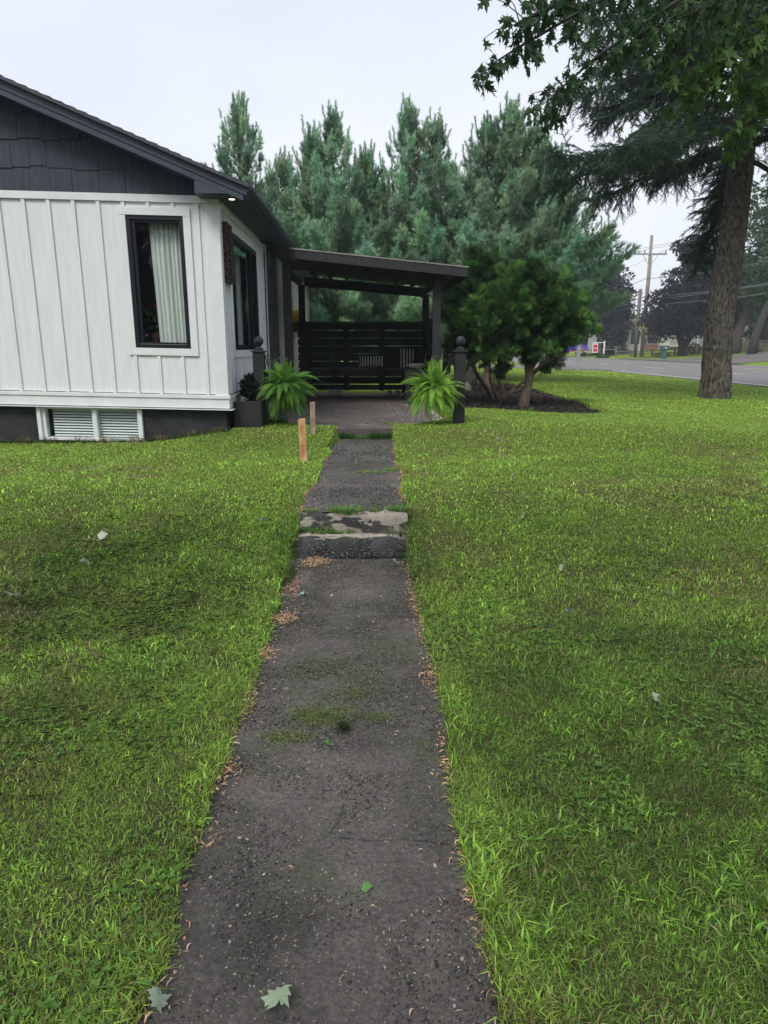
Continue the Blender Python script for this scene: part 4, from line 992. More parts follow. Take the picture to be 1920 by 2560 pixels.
MB().tube([(2.95, 21.0, -1.25), (3.05, 21, -.9), (3.02, 21, -.5), (3.2, 21, 0), (3.35, 21, .6), (3.3, 21, 1.5)], [.22, .19, .15, .16, .12, .08], 10, jit=.4).build('trunk', M['bark_dark'], t_, smooth=True)
r_ = np.random.default_rng(31); P, d, ix = blob_cloud(3500, [(3.4, 21.2, 1.6, 1.2, 1.2, .9, 1), (3.0, 21, .9, .8, .8, .5, .5)], r_)
V, F, C = scatter(SP, SPF, P, frames(d + r_.normal(size=d.shape) * .5, roll=r_.uniform(0, 6, 3500)), r_.uniform(.1, .17, 3500), np.array([.02, .06, .025]) * r_.uniform(.7, 1.3, (3500, 1)))
np_mesh('crown', V, F, M['leaves'], t_, tint=C)

# ------------------------------------------------------------------ the big spruce
def spruce(x, y, z0, H, seed):
    r_ = np.random.default_rng(seed)
    t_ = thing('spruce_tree', (x, y, z0), 'tall spruce with thick scaly trunk and drooping dark boughs', 'tree')
    zz = [z0 - .3, z0 - .02, z0 + .18, z0 + .6, z0 + 1.2, z0 + 2.0, z0 + 3.0, z0 + 4.2, z0 + 6, z0 + 9, z0 + H]
    rr_ = [.40, .36, .345, .325, .315, .315, .30, .285, .25, .17, .02]
    xx = [0, 0, 0, -.02, -.06, -.08, -.05, -.0, .0, .03, .0]
    # finer rings for bark relief
    zs = np.concatenate([np.linspace(zz[i], zz[i + 1], max(2, int((zz[i + 1] - zz[i]) / .09)), endpoint=False) for i in range(len(zz) - 1)] + [[zz[-1]]])
    rs = np.interp(zs, zz, rr_); xs_ = np.interp(zs, zz, xx); n = 56; V = []
    for z, rad, xo in zip(zs, rs, xs_):
        for j in range(n):
            a = 2 * math.pi * j / n
            q = rad * (1 + .10 * mnoise.noise(Vector((math.cos(a) * 1.2, math.sin(a) * 1.2, z * .7))) + .085 * mnoise.noise(Vector((math.cos(a) * 5, math.sin(a) * 5, z * 3.4))) + .06 * mnoise.noise(Vector((math.cos(a) * 13, math.sin(a) * 13, z * 8))))
            V.append((x + xo + q * math.cos(a), y + q * math.sin(a), z))
    k = len(zs); F = [(i * n + j, i * n + (j + 1) % n, (i + 1) * n + (j + 1) % n, (i + 1) * n + j) for i in range(k - 1) for j in range(n)]
    MB().add(V, F).build('trunk', M['bark_spruce'], t_, smooth=False)
    pos = []; dr = []; sc = []; tn = []; br = MB(); dead = MB()
    z = z0 + 5.3; i = 0
    while z < z0 + H * .93:
        u = (z - z0) / H; a = i * 2.399 + r_.uniform(-.3, .3)
        L_ = 6.0 * (1 - u) ** .60 * r_.uniform(.75, 1.08) * (1.0 if z > z0 + 5.0 else .9)
        d = np.array([math.cos(a), math.sin(a), -.02 + .12 * u]); p = np.array([x, y, z]) + d * .2; P = [p.copy()]; ns = 14
        for k_ in range(ns):
            t = k_ / ns; d = d + np.array([0, 0, (-.085 if t < .62 else .06) * (1 - u * .4)]) + r_.normal(size=3) * .11; d /= np.linalg.norm(d); p = p + d * L_ / ns; P.append(p.copy())
        P = np.array(P); br.tube([tuple(q_) for q_ in P], list(np.linspace(.062, .010, ns + 1) * (1.1 - .5 * u)), 6, cap=False, jit=.3)
        m = int(L_ * 36)
        for j in range(m):
            t = .12 + .88 * (j + r_.random()) / m; q = t * ns; ii = min(int(q), ns - 1); f_ = q - ii; o = P[ii] * (1 - f_) + P[ii + 1] * f_
            ax = unit(P[ii + 1] - P[ii]); sd = np.cross(ax, [0, 0, 1.]); sd /= max(np.linalg.norm(sd), 1e-6); s = 1 if j % 2 else -1
            tl = (.80 * (1 - abs(t - .55)) * r_.uniform(.25, 1.3)) * (1 - .4 * u); 
            td = unit(sd * s * r_.uniform(.5, 1.1) + ax * r_.uniform(.1, 1.0) + np.array([0, 0, r_.choice([-1.1, -.5, -.1, .45])]) + r_.normal(size=3) * .2)
            if t < .16 and r_.random() < .7:      # bare twigs near the trunk
                dead.tube([tuple(o), tuple(o + td * tl * .5), tuple(o + td * tl * .8 + np.array([0, 0, -.15]))], [.006, .004, .002], 3, cap=False); continue
            nseg = max(3, int(tl / .065)); pp_ = o.copy()
            for g_ in range(nseg):
                td = unit(td + np.array([0, 0, -.05]) + r_.normal(size=3) * .07); pos.append(pp_.copy()); dr.append(td.copy()); sc.append(r_.uniform(.12, .17)); pp_ = pp_ + td * tl / nseg
                if g_ % 3 != 2:
                    s2 = unit(np.cross(td, [0, 0, 1.]) * (1 if g_ % 2 else -1) + td * .7 + np.array([0, 0, r_.uniform(-.7, .1)])); pos.append(pp_.copy()); dr.append(s2); sc.append(r_.uniform(.13, .24))
        z += (.085 if z < z0 + 9 else .2) * r_.uniform(.6, 1.4); i += 1
    pos = np.array(pos); dr = np.array(dr); sc = np.array(sc); n = len(pos)
    C = np.array([.050, .090, .060]) * r_.uniform(.6, 1.3, (n, 1)); yg = r_.random(n) < .15; C[yg] *= np.array([1.3, 1.6, 1.2])
    V, F, C = scatter(TW, TWF, pos, frames(dr, roll=r_.uniform(0, 6, n)), sc, C)
    print('spruce twigs', n)
    np_mesh('crown', V, F, M['needles'], t_, tint=C); br.build('branches', M['bark_dark'], t_, smooth=True); dead.build('dead_twigs', M['bark_dark'], t_)['kind'] = 'stuff'
spruce(8.33, 16.55, float(g_raw(8.33, 16.55)), 17, 41)

# ------------------------------------------------------------------ maple overhead (trunk out of frame at the right)
def maple():
    r_ = np.random.default_rng(51); x, y = 7.2, 3.0; z0 = float(g_raw(x, y))
    t_ = thing('maple_tree', (x, y, z0), 'leafy maple boughs hanging into the top right corner', 'tree')
    MB().tube([(x, y, z0 - .3), (x, y, z0 + 1), (x - .1, y, z0 + 2.8), (x - .4, y, z0 + 4.6), (x - .6, y, z0 + 8)], [.42, .34, .30, .22, .1], 12, jit=.3).build('trunk', M['bark_dark'], t_, smooth=True)
    br = MB(); pos = []; dr = []; sc = []; tn = []
    def bough(pts, rad, n, size, spread, tint, t0=.35):
        br.tube(pts, list(np.linspace(rad, rad * .15, len(pts))), 6, cap=False, jit=.2)
        P = np.array(pts, float); k = len(P) - 1
        for j in range(n):
            t = t0 + (1 - t0) * r_.random() ** .8; q = t * k; i = min(int(q), k - 1); o = P[i] + (P[i + 1] - P[i]) * (q - i)
            off = r_.normal(size=3) * np.array([spread, spread, spread * .6]) + np.array([0, 0, -spread * .4])
            pos.append(o + off); dr.append(unit(np.array([r_.normal() * .5, r_.normal() * .5, -1.0]))); sc.append(size * r_.uniform(.5, 1.15)); tn.append(np.array(tint) * r_.uniform(.75, 1.3))
            if r_.random() < .25: br.tube([tuple(o), tuple(o + off * .6 + np.array([0, 0, .02])), tuple(o + off)], [.004, .003, .002], 3, cap=False)
    hub = (6.7, 3.2, 3.4)
    dk = (.045, .098, .042); lt = (.075, .150, .036)
    # visible boughs
    bough([hub, (4.6, 3.9, 3.0), (3.0, 4.3, 2.5), (1.9, 4.5, 2.2), (1.15, 4.6, 2.0), (.86, 4.6, 1.86)], .06, 170, .10, .12, dk, .55)
    bough([(1.9, 4.5, 2.2), (1.3, 4.55, 1.95), (.9, 4.6, 1.75), (.74, 4.6, 1.66), (.66, 4.6, 1.58)], .012, 34, .085, .035, dk, .45)
    bough([(2.2, 4.5, 2.2), (1.7, 4.5, 1.9), (1.35, 4.55, 1.68), (1.15, 4.6, 1.52), (1.05, 4.6, 1.38)], .014, 85, .085, .07, dk, .3)
    bough([(3.0, 4.3, 2.5), (2.4, 4.4, 2.2), (1.9, 4.5, 1.9), (1.5, 4.6, 1.78)], .02, 130, .10, .13, (.055, .125, .04), .2)
    bough([(4.6, 3.9, 3.0), (3.4, 4.2, 2.6), (2.7, 4.4, 2.1), (2.2, 4.5, 1.75), (1.95, 4.6, 1.6)], .03, 210, .11, .15, lt, .45)
    bough([(3.4, 4.2, 2.6), (2.8, 4.4, 2.05), (2.45, 4.5, 1.6), (2.22, 4.6, 1.2)], .014, 60, .10, .07, lt, .4)
    bough([hub, (4.8, 4.4, 3.2), (3.6, 5.0, 2.9), (2.6, 5.2, 2.6), (1.9, 5.3, 2.4), (1.4, 5.4, 2.35)], .05, 240, .11, .18, dk, .4)
    bough([(4.8, 4.4, 3.2), (3.8, 5.2, 2.7), (3.2, 5.5, 2.4), (2.9, 5.6, 2.2)], .03, 140, .11, .2, lt, .4)
    # canopy above and beside, out of frame
    for k in range(13):
        a = 2 * math.pi * k / 13; L_ = r_.uniform(2.8, 4.6); zt = r_.uniform(4.2, 8.5)
        e = (x - .4 + math.cos(a) * L_, y + math.sin(a) * L_, zt)
        if e[0] < 6.2 or (e[1] > 5.0 and zt < 6.5): continue
        bough([(x - .4, y, zt - 1.2), ((x - .4 + e[0]) / 2, (y + e[1]) / 2, zt - .3), e], .06, 230, .13, .5, dk, .3)
    n = len(pos); V, F, C = scatter(MP, MPF, np.array(pos), frames(np.array(dr), up=unit(r_.normal(size=(n, 3)) + np.array([0, -.6, .3]))), np.array(sc), np.array(tn))
    print('maple leaves', n)
    np_mesh('leaves', V, F, M['leaves'], t_, tint=C); br.build('branches', M['bark_dark'], t_, smooth=True)
maple()

# ------------------------------------------------------------------ far trees across the road
def broad_tree(x, y, blobs, n, size, tint, seed, label, trunk, group='trees across the road', name='broadleaf_tree', tr=.3, yg=.2):
    z0 = float(g_raw(x, y)); r_ = np.random.default_rng(seed); t_ = thing(name, (x, y, z0), label, 'tree', group)
    for s in trunk: MB().tube([(p[0], p[1], z0 + p[2]) for p in s[0]], s[1], 10, jit=.3).build('trunk', M['bark_dark'] if len(s) < 3 else M[s[2]], t_, smooth=True)
    # clumps inside the blobs, leaves on the clumps
    nc = n // 45; cp, cd, ix = blob_cloud(nc, blobs, r_, .3); ids = r_.integers(0, nc, n); cr = r_.uniform(.35, .8, nc)[ids][:, None] * size * 2.6
    d = unit(r_.normal(size=(n, 3)) + np.array([0, 0, .25])); P = cp[ids] + d * cr * np.array([1, 1, .55])
    ct = r_.uniform(.65, 1.35, nc)[ids][:, None]
    C = np.array(tint) * ct * r_.uniform(.8, 1.2, (n, 1)); g2 = r_.random(n) < yg; C[g2] *= np.array([1.5, 1.35, 1.3])
    V, F, C = scatter(LF, LFF, P, frames(d + r_.normal(size=d.shape) * .6, roll=r_.uniform(0, 6, n)), r_.uniform(.7, 1.3, n) * size, C)
    np_mesh('crown', V, F, M['leaves'], t_, tint=C); return t_
broad_tree(35.5, 79, [(35.8, 79, 5.8, 4.3, 3.8, 4.2, 4), (38.3, 79, 7.6, 2.9, 3, 3.4, 2), (35.6, 79, 10.3, 2.0, 2, 2.0, 1.2), (33.0, 79, 3.6, 2.4, 3, 2.6, 1.5), (39.3, 79, 3.6, 2.3, 3, 2.6, 1.5), (36.0, 78, 2.6, 4.2, 3, 1.5, 1.5)], 26000, .34, (.030, .029, .033), 61,
           'large purple leaved maple right of the utility poles', [([(0 + 35.5, 79, -.3), (35.4, 79, 1.2), (34.6, 79, 3.2), (34.2, 79, 5)], [.62, .48, .3, .2]), ([(35.6, 79, .9), (36.6, 79, 3.0), (37.2, 79, 5.5)], [.4, .28, .15])], yg=.12)
broad_tree(30.3, 98, [(31.5, 98, 5.8, 4.4, 4, 4.0, 4), (32.6, 98, 9.0, 2.6, 2.6, 2.4, 1.6), (29.6, 98, 4.0, 3.0, 3, 2.6, 1.5), (34.0, 98, 5.5, 2.4, 3, 3.6, 1.2), (33.3, 96, 1.8, 2.0, 2, 1.6, .8)], 22000, .38, (.034, .037, .038), 62,
           'dark purple tree in front of the white garage', [([(29.6, 98, -.3), (29.9, 98, 2), (30.3, 98, 5)], [.65, .55, .3])], yg=.15)
broad_tree(38.8, 73.5, [(41.5, 74, 9.5, 4.6, 3.5, 4.0, 3), (45.5, 74, 9.8, 4, 3.5, 5, 3), (38.9, 72, 6.3, 2.3, 2.5, 2.0, 1.6), (44.5, 74, 5.6, 4.2, 3, 2.2, 1.6), (42, 74, 14, 5, 3, 3, 1.5)], 26000, .36, (.052, .105, .030), 63,
           'large green tree behind the spruce trunk across the road', [([(38.6, 73.5, -.3), (38.9, 73.5, 2.5), (39.8, 73.5, 5.5), (40.6, 73.5, 8)], [.62, .45, .4, .25], 'bark_pine'), ([(39.2, 73.5, 3), (41.0, 73.5, 6.0), (42.5, 73.5, 9)], [.3, .2, .12], 'bark_pine')])
broad_tree(38.0, 69.5, [(41, 69.5, 8.6, 2.8, 2.6, 2.2, 2), (41.9, 69, 5.9, 2.6, 2, 1.2, 1)], 6500, .32, (.045, .10, .03), 64,
           'smaller dark trunked tree just right of the spruce trunk', [([(38.2, 69.5, -.3), (38.5, 69.5, 2.0), (39.2, 69.5, 4.5), (40.3, 69.5, 7)], [.5, .42, .32, .2])])
broad_tree(50, 92, [(52, 92, 5.5, 7, 3.5, 5.0, 3), (47, 94, 7, 4, 3, 4, 1), (60, 92, 7, 6, 4, 6, 2)], 14000, .5, (.028, .065, .035), 65,
           'dark evergreen mass standing behind the board fence', [([(52, 92, -.3), (52, 92, 5)], [.4, .2])])
# shrubs near the houses
def shrub(x, y, rx, rz, tint, label, seed, size=.14, n=900, dz=0):
    z0 = float(g_raw(x, y)) + dz; r_ = np.random.default_rng(seed); t_ = thing('shrub', (x, y, z0), label, 'shrub', 'garden shrubs across the road')
    P, d, ix = blob_cloud(n, [(x, y, z0 + rz * .9, rx, rx, rz, 1)], r_)
    C = np.array(tint) * r_.uniform(.7, 1.3, (n, 1)); V, F, C = scatter(LF, LFF, P, frames(d + r_.normal(size=d.shape) * .5, roll=r_.uniform(0, 6, n)), r_.uniform(.7, 1.3, n) * size, C)
    np_mesh('foliage', V, F, M['leaves'], t_, tint=C)
    MB().tube([(x, y, z0 - .1), (x, y, z0 + rz)], [.05, .02], 6).build('stem', M['bark_dark'], t_)
shrub(33.3, 79.5, .9, .28, (.22, .24, .03), 'low yellow green shrub left of the purple maple trunk', 71)
shrub(38.2, 82, .75, .6, (.04, .045, .035), 'dark round bush right of the purple maple trunk', 72)
shrub(41.0, 73.5, .45, .22, (.2, .18, .04), 'small yellowish plant by the board fence', 73)
shrub(24.8 + 2.9, 83, .75, .22, (.05, .12, .03), 'weedy clump at the foot of the red sign post', 74)
shrub(33.6, 98.9, .9, 1.5, (.02, .035, .022), 'dark upright evergreen shrub beside the garage', 75, .18, 1600)
shrub(35.6, 98.9, 1.3, .35, (.10, .07, .05), 'reddish flower bed in front of the grey house wall', 76, .14, 900)
# hedge far behind the porch
def hedge(x0, x1, y, z0, h, n, label, seed, tint, size=.3):
    r_ = np.random.default_rng(seed); t_ = thing('hedge', ((x0 + x1) / 2, y, z0), label, 'hedge')
    P = np.stack([r_.uniform(x0, x1, n), y + r_.uniform(-1, 1, n), z0 + h * r_.uniform(0, 1, n)], 1); P[:, 2] += .5 * (vnoise(P[:, 0], 0, .5, 3) - .5) * (P[:, 2] - z0) / h * 2
    d = unit(r_.normal(size=(n, 3)) + np.array([0, -1, .4])); C = np.array(tint) * r_.uniform(.5, 1.4, (n, 1))
    V, F, C = scatter(LF, LFF, P, frames(d, roll=r_.uniform(0, 6, n)), r_.uniform(.7, 1.3, n) * size, C); np_mesh('foliage', V, F, M['leaves'], t_, tint=C)
    mb = MB()
    for k in range(int((x1 - x0) / 1.5)): mb.tube([(x0 + k * 1.5 + .7, y, z0 - .1), (x0 + k * 1.5 + .8, y, z0 + h * .7)], [.06, .03], 5)
    mb.build('stems', M['bark_dark'], t_)['kind'] = 'stuff'
hedge(-22, 11.5, 73, -1.12, 3.0, 12000, 'long dark hedge beyond the far lawn behind the porch', 81, (.022, .05, .028))
# woodland in the distance, plus added trees behind the camera
r_ = np.random.default_rng(91); n = 42000
X_ = r_.uniform(-140, 190, n); Yt = 150 + r_.uniform(-5, 5, n); top = 7.0 + 4 * (vnoise(X_, 0, .08, 4) - .4) + 2.2 * (vnoise(X_, 0, .3, 6) - .5); top = np.where((X_ > 20) & (X_ < 75), top - 1.2, top)
P = np.stack([X_, Yt, -.8 + (top + .8) * r_.uniform(0, 1, n) ** .8], 1); d = unit(r_.normal(size=(n, 3)) + np.array([0, -.8, .5]))
C = np.array([.030, .065, .034]) * (.6 + .8 * vnoise(P[:, 0], P[:, 2], .35, 9)[:, None]) * r_.uniform(.8, 1.2, (n, 1))
m_ = 34000; Pb = np.stack([r_.uniform(-45, 45, m_), -40 + r_.uniform(-3, 3, m_), -1.4 + 17 * r_.uniform(0, 1, m_)], 1); keep = Pb[:, 2] < 9 + 8 * vnoise(Pb[:, 0], 0, .12, 8); Pb = Pb[keep]; m_ = len(Pb)  # unseen trees added behind the camera so the front window reflects dark
P = np.concatenate([P, Pb]); d = np.concatenate([d, unit(r_.normal(size=(m_, 3)) + np.array([0, .8, .5]))]); C = np.concatenate([C, np.array([.03, .065, .03]) * r_.uniform(.6, 1.3, (m_, 1))]); n = len(P)
V, F, C = scatter(LF, LFF, P, frames(d, roll=r_.uniform(0, 6, n)), r_.uniform(.8, 1.8, n) * np.where(P[:, 1] < 0, .75, 1), C)
tag(np_mesh('woodland', V, F, M['leaves'], tint=C), 'far dark woodland behind the houses, and unseen trees added to darken the windows', 'woodland', kind='stuff')

# ------------------------------------------------------------------ utility poles, wires, signs
def pole(x, y, zt, r0, r1, key, label, arm=False):
    z0 = float(g_raw(x, y)); t_ = thing('utility_pole', (x, y, z0), label, 'utility pole', 'utility poles beyond the road')
    MB().tube([(x, y, z0 - .3), (x, y, zt)], [r0, r1], 14).build('pole', M[key], t_, smooth=True)
    if arm:
        MB().box(x - 2.1, x + 1.9, y - .22, y - .12, 10.55, 10.75).build('crossarm', M['galv'], t_, bevel=.01)
        for dx in (-2.0, -.75, 1.75): MB().lathe((x + dx, y - .17, 10.75), [(.03, 0), (.11, .06), (.05, .14), (.12, .22), (.05, .3), (.08, .38), (.02, .42)], 10).build('insulator', M['galv'], t_, smooth=True)
        MB().tube([(x - .28, y - .15, 9.6), (x - .95, y - .17, 10.6)], .03, 6).tube([(x + .25, y - .15, 9.6), (x + .9, y - .17, 10.6)], .03, 6).build('brace', M['galv'], t_)
        MB().tube([(x + .2, y - .1, z0), (x + .2, y - .1, 10.4)], .035, 6).build('cable_conduit', M['galv'], t_)
        MB().box(x - .22, x - .02, y - r0 - .03, y - r0, 2.2, 2.9).build('marker', M['yellow_tag'], t_)
        MB().lathe((x + .25, y - .3, 1.0), [(.08, 0), (.12, .1), (.12, .35), (.05, .4)], 10).build('meter', M['galv'], t_)
    return t_
pole(32.95, 84.5, 12.75, .23, .17, 'pole_wood', 'tall pale utility pole carrying the crossarm', True)
pole(32.15, 84.5, 6.75, .21, .19, 'pole_wood_dark', 'shorter darker utility pole beside the tall one')
def wire(p0, p1, sag, rad, label):
    t_ = [tuple(Vector(p0).lerp(Vector(p1), k / 16) - Vector((0, 0, sag * 4 * (k / 16) * (1 - k / 16)))) for k in range(17)]
    o = MB().tube(t_, rad, 5).build('overhead_wire', M['wire'], loc=p0); tag(o, label, 'wire', 'overhead wires along the road')
for (xo, zc, sg_, rd, nm) in ((32.6, 7.9, 1.2, .03, 'uppermost low overhead wire crossing in front of the purple maples'), (32.7, 5.85, .9, .05, 'thicker second overhead wire crossing in front of the purple maples'),
                             (32.5, 5.45, .6, .035, 'third overhead wire just below the thick one'), (32.6, 4.95, .8, .045, 'lowest overhead wire crossing in front of the purple maples')):
    P0, P1, P2 = (xo, 150, zc + .2), (xo, 84.4, zc), (xo, 22, zc + .3)
    a = [Vector(P0).lerp(Vector(P1), k / 14) - Vector((0, 0, sg_ * 4 * (k / 14) * (1 - k / 14))) for k in range(15)] + [Vector(P1).lerp(Vector(P2), k / 14) - Vector((0, 0, sg_ * 4 * (k / 14) * (1 - k / 14))) for k in range(1, 15)]
    o = MB().tube(a, rd, 5).build('overhead_wire', M['wire'], loc=P0); tag(o, nm, 'wire', 'overhead wires along the road')
for dx, nm in ((-2.0, 'left'), (-.75, 'middle'), (1.75, 'right')):
    a = [Vector((32.95 + dx, 150, 11.3)).lerp(Vector((32.95 + dx, 84.33, 11.15)), k / 14) - Vector((0, 0, 1.3 * 4 * (k / 14) * (1 - k / 14))) for k in range(15)] + [Vector((32.95 + dx, 84.33, 11.15)).lerp(Vector((32.95 + dx, 22, 11.4)), k / 14) - Vector((0, 0, 1.3 * 4 * (k / 14) * (1 - k / 14))) for k in range(1, 15)]
    tag(MB().tube(a, .018, 5).build('overhead_wire', M['wire'], loc=(32.95 + dx, 150, 11.3)), 'thin high wire on the %s insulator of the crossarm' % nm, 'wire', 'overhead wires along the road')
# galvanised post and wooden post at the lawn edge
z0 = float(g_raw(11.35, 38)); t_ = thing('sign_post', (11.35, 38, z0), 'thin galvanised metal post at the near edge of the road', 'post')
MB().box(11.28, 11.40, 37.98, 38.02, z0 - .2, z0 + 1.75).box(11.25, 11.29, 37.96, 38.04, z0 - .2, z0 + 1.75).box(11.39, 11.43, 37.96, 38.04, z0 - .2, z0 + 1.75).build('post', M['galv'], t_)
z0 = float(g_raw(9.95, 36.8)); t_ = thing('wooden_post', (9.95, 36.8, z0), 'thick round wooden post rising behind the large cedar', 'post')
MB().tube([(9.95, 36.8, z0 - .2), (9.95, 36.8, z0 + 1.0), (9.98, 36.8, z0 + 2.4)], [.16, .145, .13], 14, jit=.1).build('post', M['pole_wood'], t_, smooth=True)
# mailbox
t_ = thing('mailbox', (31.2, 74, -1.2), 'dark green pillar mailbox at the far roadside', 'mailbox'); z0 = float(g_raw(31.2, 74))
MB().box(31.0, 31.42, 73.8, 74.2, z0 - .1, z0 + 1.05).build('pillar', M['mailbox_green'], t_, bevel=.03)
pr = [(-.36, 1.02), (.42, 1.02), (.42, 1.32)] + [(.03 + .39 * math.cos(a), 1.32 + .14 * math.sin(a)) for a in [math.pi * k / 8 for k in range(1, 8)]] + [(-.36, 1.32)]
MB().prism([(31.2 + p[0], z0 + p[1]) for p in pr], 'y', 73.7, 74.4).build('box', M['mailbox_green'], t_, bevel=.02)
MB().prism([(31.02, z0 + .55), (30.78, z0 + 1.02), (31.02, z0 + 1.02)], 'y', 73.85, 74.15).build('bracket', M['mailbox_green'], t_)
MB().box(30.82, 31.5, 73.68, 73.72, z0 + 1.36, z0 + 1.44).build('lid_label', M['mailbox_pink'], t_); MB().box(31.2, 31.38, 73.66, 73.70, z0 + 1.12, z0 + 1.2).build('number_plate', M['white_plain'], t_)
# red sign on a post
zs_ = float(g_raw(27.6, 84)); t_ = thing('realty_sign', (27.4, 84, zs_), 'small red and white lawn sign hanging from a post', 'sign')
MB().box(28.05, 28.2, 83.95, 84.05, zs_ - .1, zs_ + 2.0).build('post', M['white_plain'], t_); MB().box(26.7, 28.05, 83.97, 84.03, zs_ + 1.75, zs_ + 1.83).build('arm', M['white_plain'], t_)
MB().box(26.72, 27.38, 83.97, 84.03, zs_ + .62, zs_ + 1.68).build('board', M['white_plain'], t_)
mb = MB().box(26.80, 27.30, 83.955, 83.968, zs_ + .74, zs_ + 1.10).box(26.80, 27.30, 83.955, 83.968, zs_ + 1.18, zs_ + 1.56); mb.build('red_panel', M['red_plain'], t_)
# split rail fence
pts = [(31.0, 88), (32.6, 87.0), (34.2, 84.4), (35.8, 81.8), (37.4, 79.2), (38.6, 76.2), (39.8, 73.2), (41.0, 70.2)]
t_ = thing('rail_fence', (31, 88, -1.1), 'weathered split rail fence crossing the lawn behind the poles', 'fence')
for i, (a, b_) in enumerate(pts):
    z = float(g_raw(a, b_)); MB().box(a - .1, a + .1, b_ - .1, b_ + .1, z - .2, z + (1.15 if i == 0 else .85)).build('post', M['rail_wood'], t_, bevel=.02)
mb = MB()
for (p, q_) in zip(pts[:-1], pts[1:]):
    for h in (.35, .68): mb.tube([(p[0], p[1], float(g_raw(*p)) + h), ((p[0] + q_[0]) / 2, (p[1] + q_[1]) / 2, float(g_raw((p[0] + q_[0]) / 2, (p[1] + q_[1]) / 2)) + h - .02), (q_[0], q_[1], float(g_raw(*q_)) + h)], .06, 6)
mb.build('rails', M['rail_wood'], t_)
mb = MB(); p = pts[0]; mb.tube([(p[0], p[1], -.3), (p[0] - 2.8, p[1] + 14, -.45)], .06, 6).build('rail', M['rail_wood'], t_)
# board fence with lattice top
t_ = thing('board_fence', (45, 83, -.5), 'brown board fence with lattice top behind the green tree', 'fence')
mb = MB(); x = 41.5
while x < 56: mb.box(x, x + .22, 83, 83.04, -.55, .42); x += .28
mb.build('boards', M['fence_wood'], t_)
for k in range(6): MB().box(41.4 + k * 2.6, 41.6 + k * 2.6, 83.05, 83.2, -.6, .82).build('post', M['fence_wood'], t_)
mb = MB().box(41.5, 56, 82.97, 83.0, .42, .48).box(41.5, 56, 82.97, 83.0, .78, .84)
x = 41.5
while x < 55.9: mb.bar((x, 83.02, .46), (x + .34, 83.02, .80), .02, .05, (0, 1, 0)).bar((x + .34, 83.05, .46), (x, 83.05, .80), .02, .05, (0, 1, 0)); x += .17
mb.build('lattice', M['fence_wood'], t_)
# ------------------------------------------------------------------ far houses, shed, van
def far_window(p, x0, x1, y, z0, z1):
    f = MB().box(x0 - .08, x1 + .08, y - .06, y - .01, z0 - .08, z1 + .08).build('window', M['white_plain'], p); MB().box(x0, x1, y - .075, y - .062, z0, z1).build('pane', M['far_glass'], f)
t_ = thing('far_house', (40, 104, -.4), 'grey and brick house behind the purple maples', 'house')
MB().box(36.6, 38.9, 100, 112, -.8, 2.4).prism([(36.6, 2.4), (38.9, 2.4), (38.9, 2.65), (37.0, 3.6), (36.6, 3.4)], 'y', 100.02, 111.9).build('wall', M['far_wall'], t_)
MB().box(38.9, 46, 100.6, 112, -.8, 1.9).build('brick_wall', M['brick'], t_)
MB().hexa([(36.7, 99.5, 3.55), (47, 99.5, 3.55), (47, 106, 3.9), (36.7, 106, 3.9), (37.0, 99.5, 3.72), (47, 99.5, 3.72), (47, 106, 4.1), (37.0, 106, 4.1)]).hexa([(37.0, 99.4, 3.6), (38.6, 99.4, 2.0), (47, 99.4, 2.0), (47, 99.4, 3.6), (37.0, 99.6, 3.72), (38.6, 99.6, 2.15), (47, 99.6, 2.15), (47, 99.6, 3.72)]).build('roof', M['far_roof'], t_)
MB().bar((36.9, 99.38, 3.72), (38.45, 99.38, 2.1), .05, .16, (0, 1, 0)).bar((36.9, 99.38, 3.72), (35.4, 99.38, 2.3), .05, .16, (0, 1, 0)).build('rake_board', M['white_plain'], t_)
far_window(t_, 37.2, 38.5, 100, .4, 2.5); far_window(t_, 39.9, 41.4, 100.6, .5, 1.5)
MB().box(41.6, 43.1, 100.5, 100.62, -.6, 1.5).build('door', M['white_plain'], t_)
MB().box(36.5, 38.9, 99.0, 100, -.7, -.05).build('porch_base', M['far_wall'], t_)
t_ = thing('garage', (34.2, 103, -.4), 'white garage partly hidden by the dark purple tree', 'garage')
MB().box(32.7, 36.4, 101, 110, -.8, 2.4).build('wall', M['garage_white'], t_); MB().box(33.1, 36.0, 100.93, 100.99, -.45, 1.7).build('door', M['garage_white'], t_, bevel=.01)
MB().prism([(32.2, 2.3), (36.5, 2.3), (36.5, 2.5), (34.4, 3.7), (32.2, 2.5)], 'y', 100.6, 110.4).build('roof', M['far_roof'], t_)
MB().box(32.7, 32.95, 100.9, 100.98, -.45, 2.3).build('corner_board', M['mailbox_pink'], t_)
t_ = thing('lattice_screen', (44, 97, -.4), 'white diamond lattice screen behind the purple maple trunk', 'screen'); mb = MB(); x = 40.6
while x < 46.6: mb.bar((x, 97, .2), (x + 1.3, 97, 1.5), .03, .07, (0, 1, 0)).bar((x + 1.3, 97.04, .2), (x, 97.04, 1.5), .03, .07, (0, 1, 0)); x += .3
mb.build('lattice', M['white_plain'], t_); MB().box(40.5, 48.0, 96.95, 97.08, 1.5, 1.58).box(40.5, 48.0, 96.95, 97.08, .12, .2).build('rail', M['white_plain'], t_)
MB().box(40.6, 47.9, 97.2, 97.25, -.5, .2).build('skirt', M['brick'], t_)
for k in range(4): MB().box(40.5 + k * 2.5, 40.62 + k * 2.5, 96.95, 97.08, -.6, 1.6).build('post', M['white_plain'], t_)
t_ = thing('shed', (55, 100, -.4), 'pale garden shed behind the board fence', 'shed')
